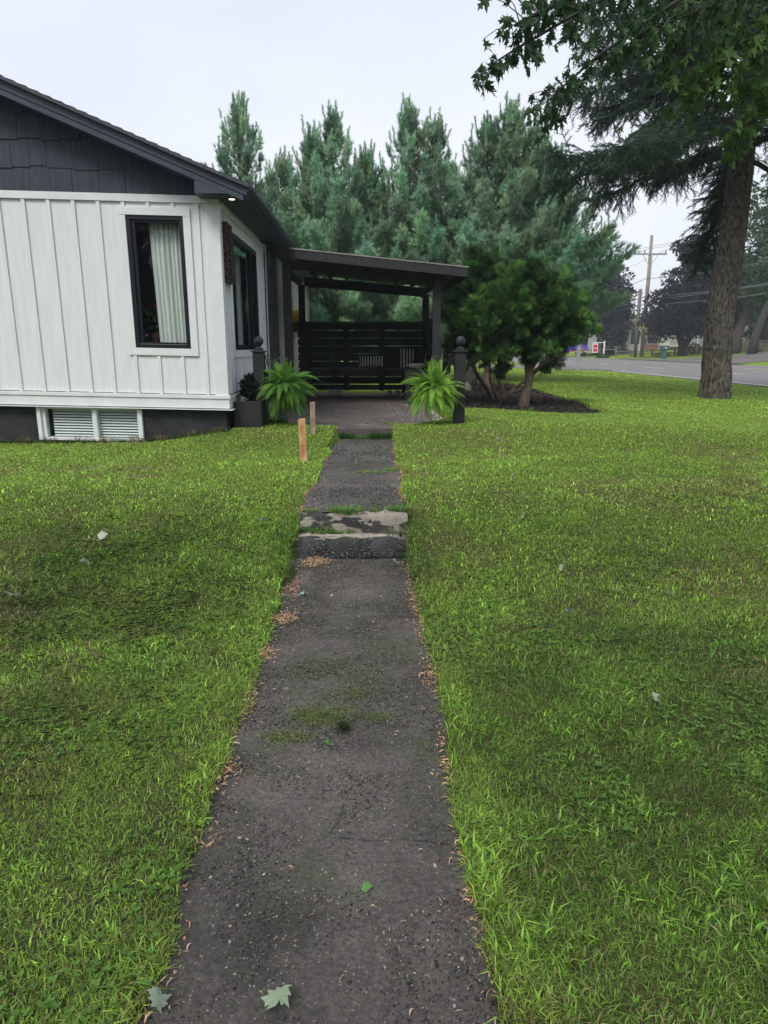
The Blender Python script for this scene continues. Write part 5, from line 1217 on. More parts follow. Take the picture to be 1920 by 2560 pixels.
MB().box(52.6, 55.8, 99, 103, -.8, 1.9).build('wall', M['garage_white'], t_); MB().prism([(52.3, 1.85), (56.1, 1.85), (54.2, 2.9)], 'y', 98.7, 103.3).build('roof', M['far_roof'], t_); MB().box(53.3, 54.3, 98.95, 98.99, -.6, 1.4).build('door', M['far_wall'], t_)
# parked van with a painted side
def van_mat():
    m, t, b = new_mat('painted_van_side'); N = t.nodes.new; K = t.links.new; tc = N('ShaderNodeTexCoord'); mp = N('ShaderNodeMapping'); mp.inputs['Scale'].default_value = (.5, .5, 1.1); K(tc.outputs['Object'], mp.inputs[0])
    n_ = N('ShaderNodeTexNoise'); n_.inputs['Scale'].default_value = 1.1; n_.inputs['Detail'].default_value = 2; K(mp.outputs[0], n_.inputs['Vector'])
    r = N('ShaderNodeValToRGB'); cols = [(0, (.05, .06, .35)), (.46, (.09, .07, .42)), (.56, (.35, .08, .12)), (.62, (.7, .45, .05)), (.68, (.08, .05, .3)), (1, (.04, .05, .3))]
    for i, (p_, c) in enumerate(cols):
        e = r.color_ramp.elements[i] if i < 2 else r.color_ramp.elements.new(p_); e.position = p_; e.color = (*c, 1)
    K(n_.outputs['Fac'], r.inputs[0]); K(r.outputs[0], b.inputs['Base Color']); b.inputs['Roughness'].default_value = .35; return m
vz = float(g_raw(27, 91)) ; vx, vy = 25.9, 92.0; vz = -.95
t_ = thing('parked_van', (vx, vy, vz), 'blue van with colourful painted side parked beyond the road', 'van')
prof = [(-2.6, .35), (2.1, .35), (2.45, .5), (2.5, 1.0), (1.75, 1.2), (1.25, 1.85), (.9, 1.98), (-2.45, 1.98), (-2.6, 1.8)]
MB().prism([(vx + p[0], vz + p[1]) for p in prof], 'y', vy - .9, vy + .9).build('body', van_mat(), t_, bevel=.06) if False else None
o = MB().prism([(vx + p[0], vz + p[1]) for p in prof], 'y', vy - .9, vy + .9); M['van'] = van_mat(); o.build('body', M['van'], t_, bevel=.06)
MB().prism([(vx + .9, vz + 1.25), (vx + 1.6, vz + 1.25), (vx + 1.2, vz + 1.78), (vx + .9, vz + 1.78)], 'y', vy - .915, vy - .903).build('side_window', M['far_glass'], t_)
MB().box(vx - 2.4, vx + .9, vy - .8, vy + .8, vz + 1.985, vz + 2.03).build('roof_panel', M['white_plain'], t_)
for dx in (-1.6, 1.6):
    for sy in (-.82, .82):
        mb = MB(); mb.tube([(vx + dx, vy + sy - .1, vz + .33), (vx + dx, vy + sy + .1, vz + .33)], .33, 18); w_ = mb.build('wheel', M['tyre'], t_); MB().tube([(vx + dx, vy + sy - .115, vz + .33), (vx + dx, vy + sy + .115, vz + .33)], .18, 12).build('rim', M['galv'], w_)
# pale car seen in slivers behind the slatted screen
cx_, cy_, cz_ = -4.2, 46, -1.07
t_ = thing('parked_car', (cx_, cy_, cz_), 'white car glimpsed through the left gaps of the slatted porch screen', 'car')
prof = [(-2.1, .3), (2.1, .3), (2.15, .75), (1.3, .92), (.65, 1.4), (-1.1, 1.42), (-1.75, .95), (-2.15, .85)]
MB().prism([(cx_ + p[0], cz_ + p[1]) for p in prof], 'y', cy_ - .85, cy_ + .85).build('body', M['white_plain'], t_, bevel=.06)
MB().prism([(cx_ - 1.5, cz_ + .95), (cx_ + 1.1, cz_ + .95), (cx_ + .6, cz_ + 1.33), (cx_ - 1.05, cz_ + 1.34)], 'y', cy_ - .87, cy_ - .855).build('side_window', M['far_glass'], t_)
for dx in (-1.35, 1.35):
    for sy in (-.78, .78): w_ = MB().tube([(cx_ + dx, cy_ + sy - .09, cz_ + .31), (cx_ + dx, cy_ + sy + .09, cz_ + .31)], .31, 18).build('wheel', M['tyre'], t_); MB().tube([(cx_ + dx, cy_ + sy - .1, cz_ + .31), (cx_ + dx, cy_ + sy + .1, cz_ + .31)], .17, 12).build('rim', M['galv'], w_)
# rock, plant stakes in the bed
t_r = MB(); rk_ = []
for j in range(9):
    for i in range(16):
        a = 2 * math.pi * i / 16; e = -math.pi / 2 + math.pi * j / 8; q_ = 1 + .18 * mnoise.noise(Vector((math.cos(a), math.sin(a), e)) * 1.3)
        rk_.append((2.35 + .24 * q_ * math.cos(a) * math.cos(e), 17.6 + .2 * q_ * math.sin(a) * math.cos(e), -1.03 + .17 * q_ * math.sin(e)))
t_r.add(rk_, [(j * 16 + i, j * 16 + (i + 1) % 16, (j + 1) * 16 + (i + 1) % 16, (j + 1) * 16 + i) for j in range(8) for i in range(16)])
tag(t_r.build('boulder', M['rock'], loc=(2.35, 17.6, -1.13), smooth=True), 'rounded tan boulder beside the right ball topped post', 'rock')
for i, (x, y, lab) in enumerate(((3.22, 20.6, 'thin metal rod left of the straight cedar trunk'), (3.38, 20.5, 'thin metal rod just beside the straight cedar trunk'), (3.66, 20.5, 'thin metal rod right of the straight cedar trunk'))):
    t_ = thing('garden_rod', (x, y, -1.13), lab, 'garden rod', 'metal garden rods in the mulch bed')
    MB().tube([(x, y, -1.2), (x, y, -.45), (x + .01, y, -.25)], .009, 6).build('rod', M['iron'], t_); MB().tube([(x - .05, y, -1.10), (x, y, -1.02), (x + .05, y, -1.10)], .007, 5).build('foot', M['iron'], t_)
t_ = thing('bird_feeder', (3.22, 20.6, -.25), 'small dark hanging garden ornament among the cedar trunks', 'ornament')
MB().lathe((3.25, 20.6, -.32), [(.02, 0), (.11, .04), (.12, .12), (.10, .2), (.13, .22), (.02, .32)], 14).build('body', M['iron'], t_, smooth=True); MB().tube([(3.25, 20.6, -.0), (3.25, 20.6, .3)], .006, 5).build('hanger', M['iron'], t_)

# ------------------------------------------------------------------ lawn grass
def blades(x, y, z, h, w_, lean, az, tint):
    n = len(x); s = np.stack([np.cos(az + np.pi / 2), np.sin(az + np.pi / 2), np.zeros(n)], 1) * (w_ / 2)[:, None]
    d = np.stack([np.cos(az), np.sin(az), np.zeros(n)], 1); up = np.array([0, 0, 1.]); b = np.stack([x, y, z], 1)
    m = b + d * (h * lean * .35)[:, None] + up * (h * .6)[:, None]; t = b + d * (h * lean)[:, None] + up * (h * (1 - .28 * lean))[:, None]
    V = np.stack([b - s, b + s, m - s * .85, m + s * .85, t], 1).reshape(-1, 3)
    F = (np.array([[0, 1, 3], [0, 3, 2], [2, 3, 4]])[None] + (np.arange(n) * 5)[:, None, None]).reshape(-1, 3)
    return V, F, np.repeat(tint[:, None], 5, 1).reshape(-1, 3)
def lawn_tint(x, y, r_):
    n = len(x)
    a = vnoise(x, y, .55, 21); b = vnoise(x, y, 1.9, 22); c = vnoise(x, y, 5.5, 23)
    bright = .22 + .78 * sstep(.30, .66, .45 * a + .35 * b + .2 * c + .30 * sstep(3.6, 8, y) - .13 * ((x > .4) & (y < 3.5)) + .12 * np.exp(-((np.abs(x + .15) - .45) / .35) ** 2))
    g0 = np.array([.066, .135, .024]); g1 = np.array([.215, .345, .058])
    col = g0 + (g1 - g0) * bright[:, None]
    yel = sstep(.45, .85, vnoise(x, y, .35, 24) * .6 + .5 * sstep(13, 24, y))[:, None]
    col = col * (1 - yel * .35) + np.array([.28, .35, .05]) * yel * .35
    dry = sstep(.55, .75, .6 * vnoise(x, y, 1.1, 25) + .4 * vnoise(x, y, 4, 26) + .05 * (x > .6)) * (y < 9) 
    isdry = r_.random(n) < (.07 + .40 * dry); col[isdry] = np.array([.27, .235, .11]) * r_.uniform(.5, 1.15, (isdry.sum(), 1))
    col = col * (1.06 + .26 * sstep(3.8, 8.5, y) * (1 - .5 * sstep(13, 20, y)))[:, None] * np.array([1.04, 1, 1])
    return col * np.exp(r_.normal(size=(n, 1)) * .38)
def lawn_band(y0, y1, dens, h, w_, seed, xl=None, xr=None, lean=(.1, .9), layer=0):
    r_ = np.random.default_rng(seed); hw = .60 * y1 + 1.0; xl = -hw - .05 if xl is None else xl; xr = hw if xr is None else xr
    n = int(dens * (xr - xl) * (y1 - y0)); x = r_.uniform(xl, xr, n); y = r_.uniform(y0, y1, n)
    # clumps: keep by noise so tufts and thin places show
    keep = r_.random(n) < (.35 + .9 * vnoise(x, y, 9, 31) * (.5 + vnoise(x, y, 2.2, 32)))
    keep &= ~is_bare(x, y, 0) & (np.abs(x - .03) < .62 * y + 1.2)
    x, y = x[keep], y[keep]; n = len(x)
    hh = r_.uniform(.5, 1.25, n) * h * (.7 + .7 * vnoise(x, y, 3, 33))
    ww = r_.uniform(.7, 1.3, n) * w_
    broad = r_.random(n) < .26 * (y0 < 6) * sstep(.35, .7, vnoise(x, y, 4.2, 35)); ww = np.where(broad, ww * 1.9, ww); hh = np.where(broad, hh * 1.2, hh)
    edge_ = (np.abs(x - path_l(y)) < .10) | (np.abs(x - path_r(y)) < .10); hh = np.where(edge_ & (y < 9.3), hh * 1.25, hh)
    if layer == 1:      # crabgrass and clover-like broad blades in drifts
        k2 = r_.random(n) < sstep(.38, .62, .6 * vnoise(x, y, 2.6, 61) + .4 * vnoise(x, y, 8, 62)); x, y, hh, ww, broad = x[k2], y[k2], hh[k2], ww[k2], broad[k2]; n = len(x)
    tint = lawn_tint(x, y, r_)
    if layer == 1: tint = tint * .35 + np.array([.175, .325, .050]) * .74 * r_.uniform(.6, 1.3, (n, 1))
    if layer == 2:      # fine fescue and thatch under them
        tint = tint * .72; th = r_.random(n) < .16; tint[th] = np.array([.20, .17, .09]) * r_.uniform(.4, 1.2, (th.sum(), 1))
    tint[broad] *= np.array([1.15, 1.25, 1.1])
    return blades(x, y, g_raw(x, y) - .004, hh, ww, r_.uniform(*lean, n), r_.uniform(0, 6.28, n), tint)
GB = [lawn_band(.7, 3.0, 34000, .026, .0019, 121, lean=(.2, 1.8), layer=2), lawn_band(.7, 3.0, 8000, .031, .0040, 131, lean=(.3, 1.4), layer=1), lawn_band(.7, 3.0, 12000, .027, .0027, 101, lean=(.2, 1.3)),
      lawn_band(3.0, 5.2, 16000, .024, .0026, 122, lean=(.3, 1.8), layer=2), lawn_band(3.0, 5.2, 4500, .029, .0044, 132, lean=(.3, 1.4), layer=1), lawn_band(3.0, 5.2, 8000, .028, .0034, 102, lean=(.2, 1.4)), lawn_band(5.2, 8.0, 7000, .022, .0040, 123, lean=(.3, 1.8), layer=2), lawn_band(5.2, 8.0, 7500, .026, .0046, 103, lean=(.3, 1.5)), lawn_band(8.0, 12.0, 3500, .022, .0060, 124, lean=(.3, 1.8), layer=2), lawn_band(8.0, 12.0, 4500, .025, .0065, 104, lean=(.3, 1.6)),
      lawn_band(12, 18, 1500, .026, .012, 105, xl=0, lean=(.4, 1.6)), lawn_band(18, 28, 500, .030, .020, 106, xl=0, lean=(.4, 1.6)), lawn_band(28, 48, 130, .035, .035, 107, xl=1, lean=(.4, 1.6))]
for k, (V, F, C) in enumerate(GB):
    print('grass', len(V) // 5)
V, F, C = merge(GB); tag(np_mesh('lawn_grass', V, F, M['grass'], tint=C), 'green mown lawn grass with dry patches', 'grass', kind='stuff')
# weeds growing out of the walk, along the patio ledge, at the foundation
def tuft(x, y, z, n, rad, h, seed, tint=(.12, .26, .04)):
    r_ = np.random.default_rng(seed); a = r_.uniform(0, 6.28, n); q_ = r_.uniform(0, 1, n) ** .5 * rad
    X = x + np.cos(a) * q_; Y = y + np.sin(a) * q_ * .55; 
    return blades(X, Y, np.full(n, z), r_.uniform(.5, 1.2, n) * h, np.full(n, .005), r_.uniform(.4, 1.3, n), a + r_.normal(size=n) * .8, np.array(tint) * r_.uniform(.6, 1.4, (n, 1)))
WD = [tuft(-.20, 5.03, -1.23, 220, .13, .07, 1), tuft(-.40, 4.93, -1.365, 160, .10, .08, 2), tuft(-.24, 4.93, -1.365, 90, .07, .06, 3, (.16, .28, .05)), tuft(.08, 5.06, -1.23, 90, .1, .05, 4), tuft(.22, 5.08, -1.23, 100, .07, .07, 5),
      tuft(.17, 4.88, -1.365, 80, .07, .07, 6, (.13, .16, .06)), tuft(.27, 4.78, -1.5, 130, .06, .12, 7, (.08, .11, .05)), tuft(.30, 4.62, -1.5, 100, .06, .10, 8, (.09, .12, .05)), tuft(-.48, 5.06, -1.23, 60, .06, .05, 9, (.18, .28, .05)),
      tuft(.02, 6.62, -1.21, 180, .18, .03, 10, (.14, .26, .05)), tuft(.2, 6.75, -1.21, 80, .07, .04, 11),
      tuft(-.42, 9.22, -1.20, 260, .17, .11, 12, (.05, .14, .03)), tuft(.12, 9.22, -1.20, 260, .15, .11, 13, (.05, .14, .03)), tuft(-.15, 9.2, -1.20, 110, .16, .05, 14), tuft(-.62, 9.36, -1.15, 80, .1, .06, 15),
      tuft(-.05, 9.95, -1.085, 90, .06, .02, 16, (.14, .26, .05)), tuft(.28, 9.9, -1.085, 140, .13, .03, 17, (.2, .28, .05)), tuft(-1.0, 11.2, -1.085, 60, .06, .03, 18)]
for k in range(14):
    yy = 4.2 + k * .07; WD.append(tuft(float(path_l(yy)) - .05, yy, float(g_raw(-.62, yy)) - .02, 60, .06, .06, 500 + k, (.11, .22, .04))); WD.append(tuft(float(path_r(yy)) + .05, yy, float(g_raw(.35, yy)) - .02, 60, .06, .07, 540 + k, (.10, .19, .04)))
for k in range(26):
    xx = -4.9 + k * .12; WD.append(tuft(xx, 8.93 + .04 * math.sin(k * 3), float(g_raw(xx, 8.93)), 60, .08, .07 + .04 * (k % 3 == 0), 200 + k, (.07, .13, .035) if k % 3 else (.2, .17, .08)))
for k in range(46):
    xx = 1.4 + k * .055; WD.append(tuft(xx, 12.2 - (xx - 1.4) * .5 if xx < 3.5 else 11.1, -1.13, 22, .08, .08, 300 + k, (.12, .13, .06) if k % 2 else (.08, .17, .04)))
WD.append(tuft(2.75, 12.0, -1.13, 90, .16, .14, 400, (.12, .24, .05))); WD.append(tuft(1.28, 10.2, -1.07, 260, .14, .12, 401, (.14, .3, .04))); WD.append(tuft(1.2, 10.7, -1.07, 200, .1, .12, 402, (.14, .3, .04))); WD.append(tuft(-1.32, 9.7, -1.05, 240, .14, .12, 403, (.09, .2, .04)))
V, F, C = merge(WD); tag(np_mesh('weeds', V, F, M['grass'], tint=C), 'grass weeds sprouting from the walk and patio edges', 'weeds', kind='stuff')
# loose mown clippings on the left lawn, and on the walk
def straws(x, y, z, ln, w_, r_, tint, tilt=.25):
    n = len(x); az = r_.uniform(0, 6.28, n); d = np.stack([np.cos(az), np.sin(az), r_.normal(size=n) * tilt], 1); d = unit(d) * (ln / 2)[:, None]
    s = unit(np.stack([-np.sin(az), np.cos(az), r_.normal(size=n) * .5], 1)) * (w_ / 2)[:, None]; b = np.stack([x, y, z], 1); mid = b + np.array([0, 0, 1.]) * (ln * .12)[:, None]
    V = np.stack([b - d, mid - s, b + d, mid + s], 1).reshape(-1, 3); F = (np.array([[0, 1, 2], [0, 2, 3]])[None] + (np.arange(n) * 4)[:, None, None]).reshape(-1, 3)
    return V, F, np.repeat(tint[:, None], 4, 1).reshape(-1, 3)
r_ = np.random.default_rng(500); n = 60000; x = r_.uniform(-2.9, -.75, n); y = r_.uniform(2.0, 5.1, n)
cl = .42 * sstep(.42, .80, .34 * vnoise(x * .6 + .5 * y, y * 1.4, 1.7, 41) + .30 * vnoise(x + y, y * 2.5, 4.3, 42) + .36 * vnoise(x, y * 2, 13, 46) + .14 * (1 - np.abs(y - 3.5) / 1.2) - .1 * np.abs(x + 1.5)); k = r_.random(n) < cl; x, y = x[k], y[k]; n = len(x)
C1 = straws(x, y, g_raw(x, y) + .028 + r_.uniform(0, .02, n), r_.uniform(.02, .05, n), np.full(n, .0028), r_, np.where(r_.random(n) < .25, 1, 0)[:, None] * np.array([.16, .15, .07]) + np.array([.035, .06, .022]) * r_.uniform(.6, 1.5, (n, 1)))
n = 16000; x = r_.uniform(-.56, .28, n); y = 1.1 + 4.9 * r_.random(n) ** .9; k = r_.random(n) < (.10 + 1.6 * sstep(.56, .74, vnoise(x, y, 3.2, 44)) * np.exp(-((y - 2.9) / .9) ** 2)); x, y = x[k], y[k]; n = len(x)
C2 = straws(x, y, np.where(y < 4.7, -1.494, -1.36), r_.uniform(.006, .022, n), r_.uniform(.0012, .0025, n), r_, np.array([.15, .19, .06]) * r_.uniform(.5, 1.5, (n, 1)))
def heap(cx, cy, z, rx, ry, n, col, hz=.02):
    x = cx + r_.normal(size=n) * rx; y = cy + r_.normal(size=n) * ry; return straws(x, y, z + r_.uniform(0, hz, n), r_.uniform(.008, .026, n), np.full(n, .0022), r_, np.array(col) * r_.uniform(.5, 1.4, (n, 1)), .5)
C3 = [heap(-.22, 2.55, -1.495, .075, .05, 1100, (.15, .21, .055)), heap(-.34, 2.40, -1.495, .06, .03, 600, (.18, .23, .08), .01), heap(-.12, 2.45, -1.495, .016, .013, 260, (.03, .05, .015), .03), heap(-.10, 2.75, -1.495, .09, .04, 400, (.15, .20, .06), .01), heap(.0, 2.55, -1.495, .05, .02, 220, (.15, .20, .06), .01), heap(-.2, 3.0, -1.495, .12, .08, 500, (.15, .19, .06), .006)]
V, F, C = merge([C1, C2] + C3); tag(np_mesh('grass_clippings', V, F, M['litter'], tint=C), 'loose mown clippings on the left lawn and walk', 'clippings', kind='stuff')
# dry leaf litter gathered along the edges of the walk
def curl(x, y, z, ln, w_, r_, tint):
    n = len(x); az = r_.uniform(0, 6.28, n); d = np.stack([np.cos(az), np.sin(az), np.zeros(n)], 1); s = np.stack([-np.sin(az), np.cos(az), r_.normal(size=n) * .6], 1); s = unit(s)
    b = np.stack([x, y, z], 1); P = []
    for t, ww, hz in ((-.5, .25, .0), (-.17, 1, .24), (.2, .9, .2), (.5, .1, .02)):
        c = b + d * (ln * t)[:, None] + s * (ln * .16 * (1 - 4 * t * t))[:, None] + np.array([0, 0, 1.]) * (ln * hz)[:, None]; P += [c - s * (w_ * ww / 2)[:, None], c + s * (w_ * ww / 2)[:, None]]
    V = np.stack(P, 1).reshape(-1, 3); F = (np.array([[0, 1, 3], [0, 3, 2], [2, 3, 5], [2, 5, 4], [4, 5, 7], [4, 7, 6]])[None] + (np.arange(n) * 8)[:, None, None]).reshape(-1, 3)
    return V, F, np.repeat(tint[:, None], 8, 1).reshape(-1, 3)
LT = []; n = 6500; y = 1.0 + 8.0 * r_.random(n); side = r_.random(n) < .5
dn = sstep(.42, .68, vnoise(y, side * 9., 3.3, 51)); k = r_.random(n) < (.12 + dn); y, side = y[k], side[k]; n = len(y)
x = np.where(side, path_r(y), path_l(y)) + np.where(side, -1, 1) * (np.abs(r_.normal(size=n)) * .026 - .016)
zp = np.where(y < 4.75, -1.495, np.where(y < 5, -1.36, -1.21)); far = 1 + .06 * y
brown = np.array([[.42, .24, .14], [.50, .32, .20], [.30, .16, .09], [.46, .34, .24]])[r_.integers(0, 4, n)] * r_.uniform(.6, 1.2, (n, 1))
LT.append(curl(x, y, zp, np.exp(r_.normal(size=n) * .5) * .013, np.exp(r_.normal(size=n) * .5) * .0028 * far, r_, brown))
for (cx, cy, z, rx, ry, m) in ((-.40, 4.64, -1.495, .055, .05, 380), (-.50, 4.10, -1.495, .03, .10, 170), (-.49, 3.60, -1.495, .035, .05, 170), (-.53, 3.15, -1.495, .025, .05, 110), (-.53, 2.7, -1.495, .02, .06, 60), (-.50, 1.83, -1.495, .025, .03, 26), (-.52, 2.15, -1.495, .02, .06, 40), (.26, 4.5, -1.495, .03, .08, 110), (.255, 3.9, -1.495, .025, .15, 130), (.27, 2.9, -1.495, .02, .12, 120), (.265, 2.2, -1.495, .012, .15, 70), (-.55, 1.30, -1.495, .03, .04, 40)):
    x = cx + r_.normal(size=m) * rx; y = cy + r_.normal(size=m) * ry; br_ = np.array([.46, .30, .18]) * r_.uniform(.45, 1.2, (m, 1)); LT.append(curl(x, y, np.full(m, z) + r_.uniform(0, .014, m), r_.uniform(.012, .034, m), r_.uniform(.002, .007, m), r_, br_))
n = 240; x = r_.uniform(-.52, .25, n); y = 1.05 + 3.6 * r_.random(n); LT.append(curl(x, y, np.full(n, -1.497), r_.uniform(.006, .026, n), r_.uniform(.0015, .005, n), r_, np.array([.42, .30, .18]) * r_.uniform(.5, 1.2, (n, 1))))
V, F, C = merge(LT); tag(np_mesh('leaf_litter', V, F, M['litter'], tint=C), 'dry brown leaf litter along both edges of the walk', 'leaf litter', kind='stuff')
# clover and plantain in the near lawn
n = 15000; x = r_.uniform(-2.4, 2.6, n); y = r_.uniform(.9, 5.0, n); k = (r_.random(n) < sstep(.50, .72, .6 * vnoise(x, y, 2.1, 71) + .4 * vnoise(x, y, 6.5, 72))) & ~is_bare(x, y); x, y = x[k], y[k]; n = len(x)
CV = np.array([[0, 0, 0], [.35, .12, .3], [.42, .16, .7], [.15, .14, 1.0], [-.15, .14, 1.0], [-.42, .16, .7], [-.35, .12, .3]]); CVF = np.array([[0, i, i + 1] for i in range(1, 6)])
a = r_.uniform(0, 6.28, n); cc = np.array([.10, .21, .04]) * r_.uniform(.5, 1.25, (n, 1)); parts_ = []
for j in range(3):
    aj = a + j * 2.094; dd = np.stack([np.cos(aj), np.sin(aj), np.full(n, .25)], 1); parts_.append(scatter(CV, CVF, np.stack([x, y, g_raw(x, y) + .022 + .006 * np.sin(a * 5)], 1), frames(dd), r_.uniform(.008, .015, n), cc))
V, F, C = merge(parts_); tag(np_mesh('clover', V, F, M['grass'], tint=C), 'clover patches growing in the near lawn', 'clover', kind='stuff')
# small stones: aggregate on the walk, white gravel on the patio edge
ICO = np.array([[0, 0, 1], [.9, 0, .2], [.2, .9, .1], [-.8, .5, .15], [-.7, -.6, .1], [.3, -.9, .2], [0, 0, -.8]]); ICOF = np.array([[0, 1, 2], [0, 2, 3], [0, 3, 4], [0, 4, 5], [0, 5, 1], [6, 2, 1], [6, 3, 2], [6, 4, 3], [6, 5, 4], [6, 1, 5]])
def stones(x, y, z, s, tint, seed):
    q_ = np.random.default_rng(seed); n = len(x); return scatter(ICO, ICOF, np.stack([x, y, z], 1), frames(q_.normal(size=(n, 3)) * .3 + np.array([0, 0, 1.]), roll=q_.uniform(0, 6, n)), np.stack([s * q_.uniform(.7, 1.3, n), s * q_.uniform(.7, 1.3, n), s * .6], 1), tint)
n = 15000; x = r_.uniform(-.54, .26, n); y = 1.0 + 3.72 * r_.random(n) ** .8; sz = np.exp(r_.normal(size=n) * .55) * .0017; cst = np.array([[.34, .33, .32], [.22, .21, .2], [.10, .10, .10], [.32, .25, .2]])[r_.choice(4, n, p=[.15, .30, .42, .13])] * r_.uniform(.7, 1.2, (n, 1))
G = [stones(x, y, np.full(n, -1.4985), sz, cst, 1)]
n = 60000; x = r_.uniform(-.58, .30, n); y = .95 + 3.8 * r_.random(n) ** .85; gk = r_.random(n) < .35 + .65 * vnoise(x, y, 5, 77); x, y = x[gk], y[gk]; n = len(x)
G.append(stones(x, y, np.full(n, -1.4995), np.exp(r_.normal(size=n) * .35) * .0023, np.array([[.045, .042, .040], [.085, .080, .076], [.14, .132, .125], [.028, .026, .025]])[r_.choice(4, n, p=[.35, .3, .13, .22])] * r_.uniform(.7, 1.3, (n, 1)), 8))
n = 5000; x = r_.uniform(-.56, .28, n); t = r_.random(n); G.append(stones(x, 4.752 + .07 * t ** 1.5, -1.49 + .115 * t, np.exp(r_.normal(size=n) * .4) * .0034, np.array([[.04, .04, .042], [.10, .10, .10], [.26, .26, .27]])[r_.choice(3, n, p=[.5, .3, .2])] * r_.uniform(.7, 1.3, (n, 1)), 9))
n = 9000; x = r_.uniform(-.5, .27, n); y = r_.uniform(5.1, 9.2, n); G.append(stones(x, y, np.full(n, -1.2125), np.exp(r_.normal(size=n) * .35) * .0042, np.array([[.05, .048, .047], [.11, .105, .10], [.2, .19, .185]])[r_.choice(3, n, p=[.4, .38, .22])] * r_.uniform(.7, 1.3, (n, 1)), 10))
n = 900; x = r_.uniform(-.5, .27, n); y = r_.uniform(4.76, 9.2, n); G.append(stones(x, y, np.where(y < 4.97, -1.36, -1.212), np.exp(r_.normal(size=n) * .4) * .004, np.array([.4, .39, .37]) * r_.uniform(.5, 1.1, (n, 1)), 2))
t = r_.random(420); x = 1.08 + .06 * np.sin(t * 9) + r_.normal(size=420) * .05 - .1 * (t < .2); y = 9.9 + t * 3.0; G.append(stones(x, y, np.full(420, -1.075), r_.uniform(.008, .018, 420), np.array([.62, .60, .55]) * r_.uniform(.6, 1.1, (420, 1)), 3))
n = 230; x = 1.0 - np.abs(r_.normal(size=n)) * .35; y = r_.uniform(9.8, 13.5, n); G.append(stones(x, y, np.full(n, -1.08), r_.uniform(.005, .014, n), np.array([.6, .58, .54]) * r_.uniform(.5, 1.1, (n, 1)), 4))
n = 120; x = r_.uniform(-1.3, .8, n); y = r_.uniform(9.6, 15.5, n); G.append(stones(x, y, np.full(n, -1.082), r_.uniform(.004, .011, n), np.array([.55, .5, .45]) * r_.uniform(.4, 1.1, (n, 1)), 5))
V, F, C = merge(G); tag(np_mesh('gravel', V, F, M['litter'], tint=C), 'small loose stones on the walk and patio', 'gravel', kind='stuff')
# mulch chips
n = 9000; x = r_.uniform(1.3, 4.5, n); y = r_.uniform(11, 22, n); k = inpoly(x, y, BED) & (r_.random(n) < np.where(y < 15, 1, .45)); x, y = x[k], y[k]; n = len(x)
V, F, C = curl(x, y, np.full(n, -1.125) + r_.uniform(0, .02, n), r_.uniform(.03, .09, n), r_.uniform(.01, .03, n), r_, np.array([[.02, .017, .015], [.05, .04, .035], [.09, .07, .06], [.03, .022, .018]])[r_.integers(0, 4, n)] * r_.uniform(.7, 1.2, (n, 1)))
tag(np_mesh('mulch_chips', V, F, M['litter'], tint=C), 'dark bark mulch chips under the cedars', 'mulch', kind='stuff')
# ------------------------------------------------------------------ fallen maple leaves, one by one
def tmpl_full():
    half = [(0, 0), (.10, .05), (.34, -.02), (.30, .16), (.50, .28), (.40, .34), (.58, .56), (.42, .55), (.36, .66), (.22, .56), (.20, .74), (.10, .84), (0, 1.02)]
    pts = half + [(-x, y) for x, y in half[-2:0:-1]]; V = [[0, 0, .38]] + [[x, -.25 * abs(x) ** 1.5 - .06 * y * y, y] for x, y in pts]
    n = len(pts); F = [[0, 1 + i, 1 + (i + 1) % n] for i in range(n)]; b = len(V); V += [[-.014, 0, 0], [.014, 0, 0], [.08, .02, -.8]]; F.append([b, b + 1, b + 2])
    return np.array(V, float), np.array(F)
FLV, FLF = tmpl_full()
def fallen(x, y, z, size, rot, tint, label, flip=0.0, tilt=.12):
    size = size * (.72 if y > 1.6 else .82); z = z - (.012 if z > -1.485 or x > .3 or x < -.6 else 0); V = FLV.copy(); V[:, 1] += .22 * np.abs(V[:, 0]) + .12 * np.sin(V[:, 2] * 5 + x * 9); V[:, 2] -= .4; V[:, 1] += .12 * np.sin(V[:, 0] * 6) + .10 * V[:, 2] ** 2
    Mx = Matrix.Rotation(rot, 3, 'Z') @ Matrix.Rotation(tilt, 3, 'X') @ Matrix.Rotation(flip, 3, 'Y') @ Matrix.Rotation(R(-90), 3, 'X')
    V = (np.array(Mx) @ (V * size).T).T + np.array([x, y, z]); V[:, 2] += max(0, z - V[:, 2].min()) * .9
    C = np.tile(np.array(tint), (len(V), 1)); o = np_mesh('fallen_leaf', V, FLF, M['fresh_leaf'], loc=(x, y, z), tint=C); tag(o, label, 'leaf', 'fallen maple leaves'); return o
pale = (.30, .36, .28); grn = (.10, .22, .05)
gz = lambda x, y: float(g_raw(x, y)) + .045
fallen(-.225, 1.275, -1.494, .088, R(150), (.26, .33, .22), 'large pale leaf with long stem at the bottom of the walk', .25)
fallen(-.50, 1.275, -1.488, .07, R(20), pale, 'pale folded leaf at the bottom left edge of the walk', .7)
fallen(-2.12, 3.83, gz(-2.1, 3.8), .13, R(110), (.40, .45, .38), 'pale upturned leaf at the far left edge of the lawn', .3)
fallen(-1.88, 4.30, gz(-1.9, 4.3), .10, R(80), pale, 'narrow pale leaf with stem on the left lawn clippings', .9)
fallen(-1.93, 4.72, gz(-1.9, 4.7), .10, R(-60), (.42, .42, .36), 'whitish curled leaf upper left on the left lawn', .5)
fallen(-.43, 3.98, -1.49, .06, R(200), (.25, .40, .33), 'blue green leaf on the left side of the walk below the steps', .3)
fallen(.17, 4.56, -1.49, .09, R(30), pale, 'pale leaf at the right end of the lower step', .5)
fallen(.22, 4.45, -1.49, .08, R(120), (.3, .4, .34), 'greyish leaf just below the one at the step', .6)
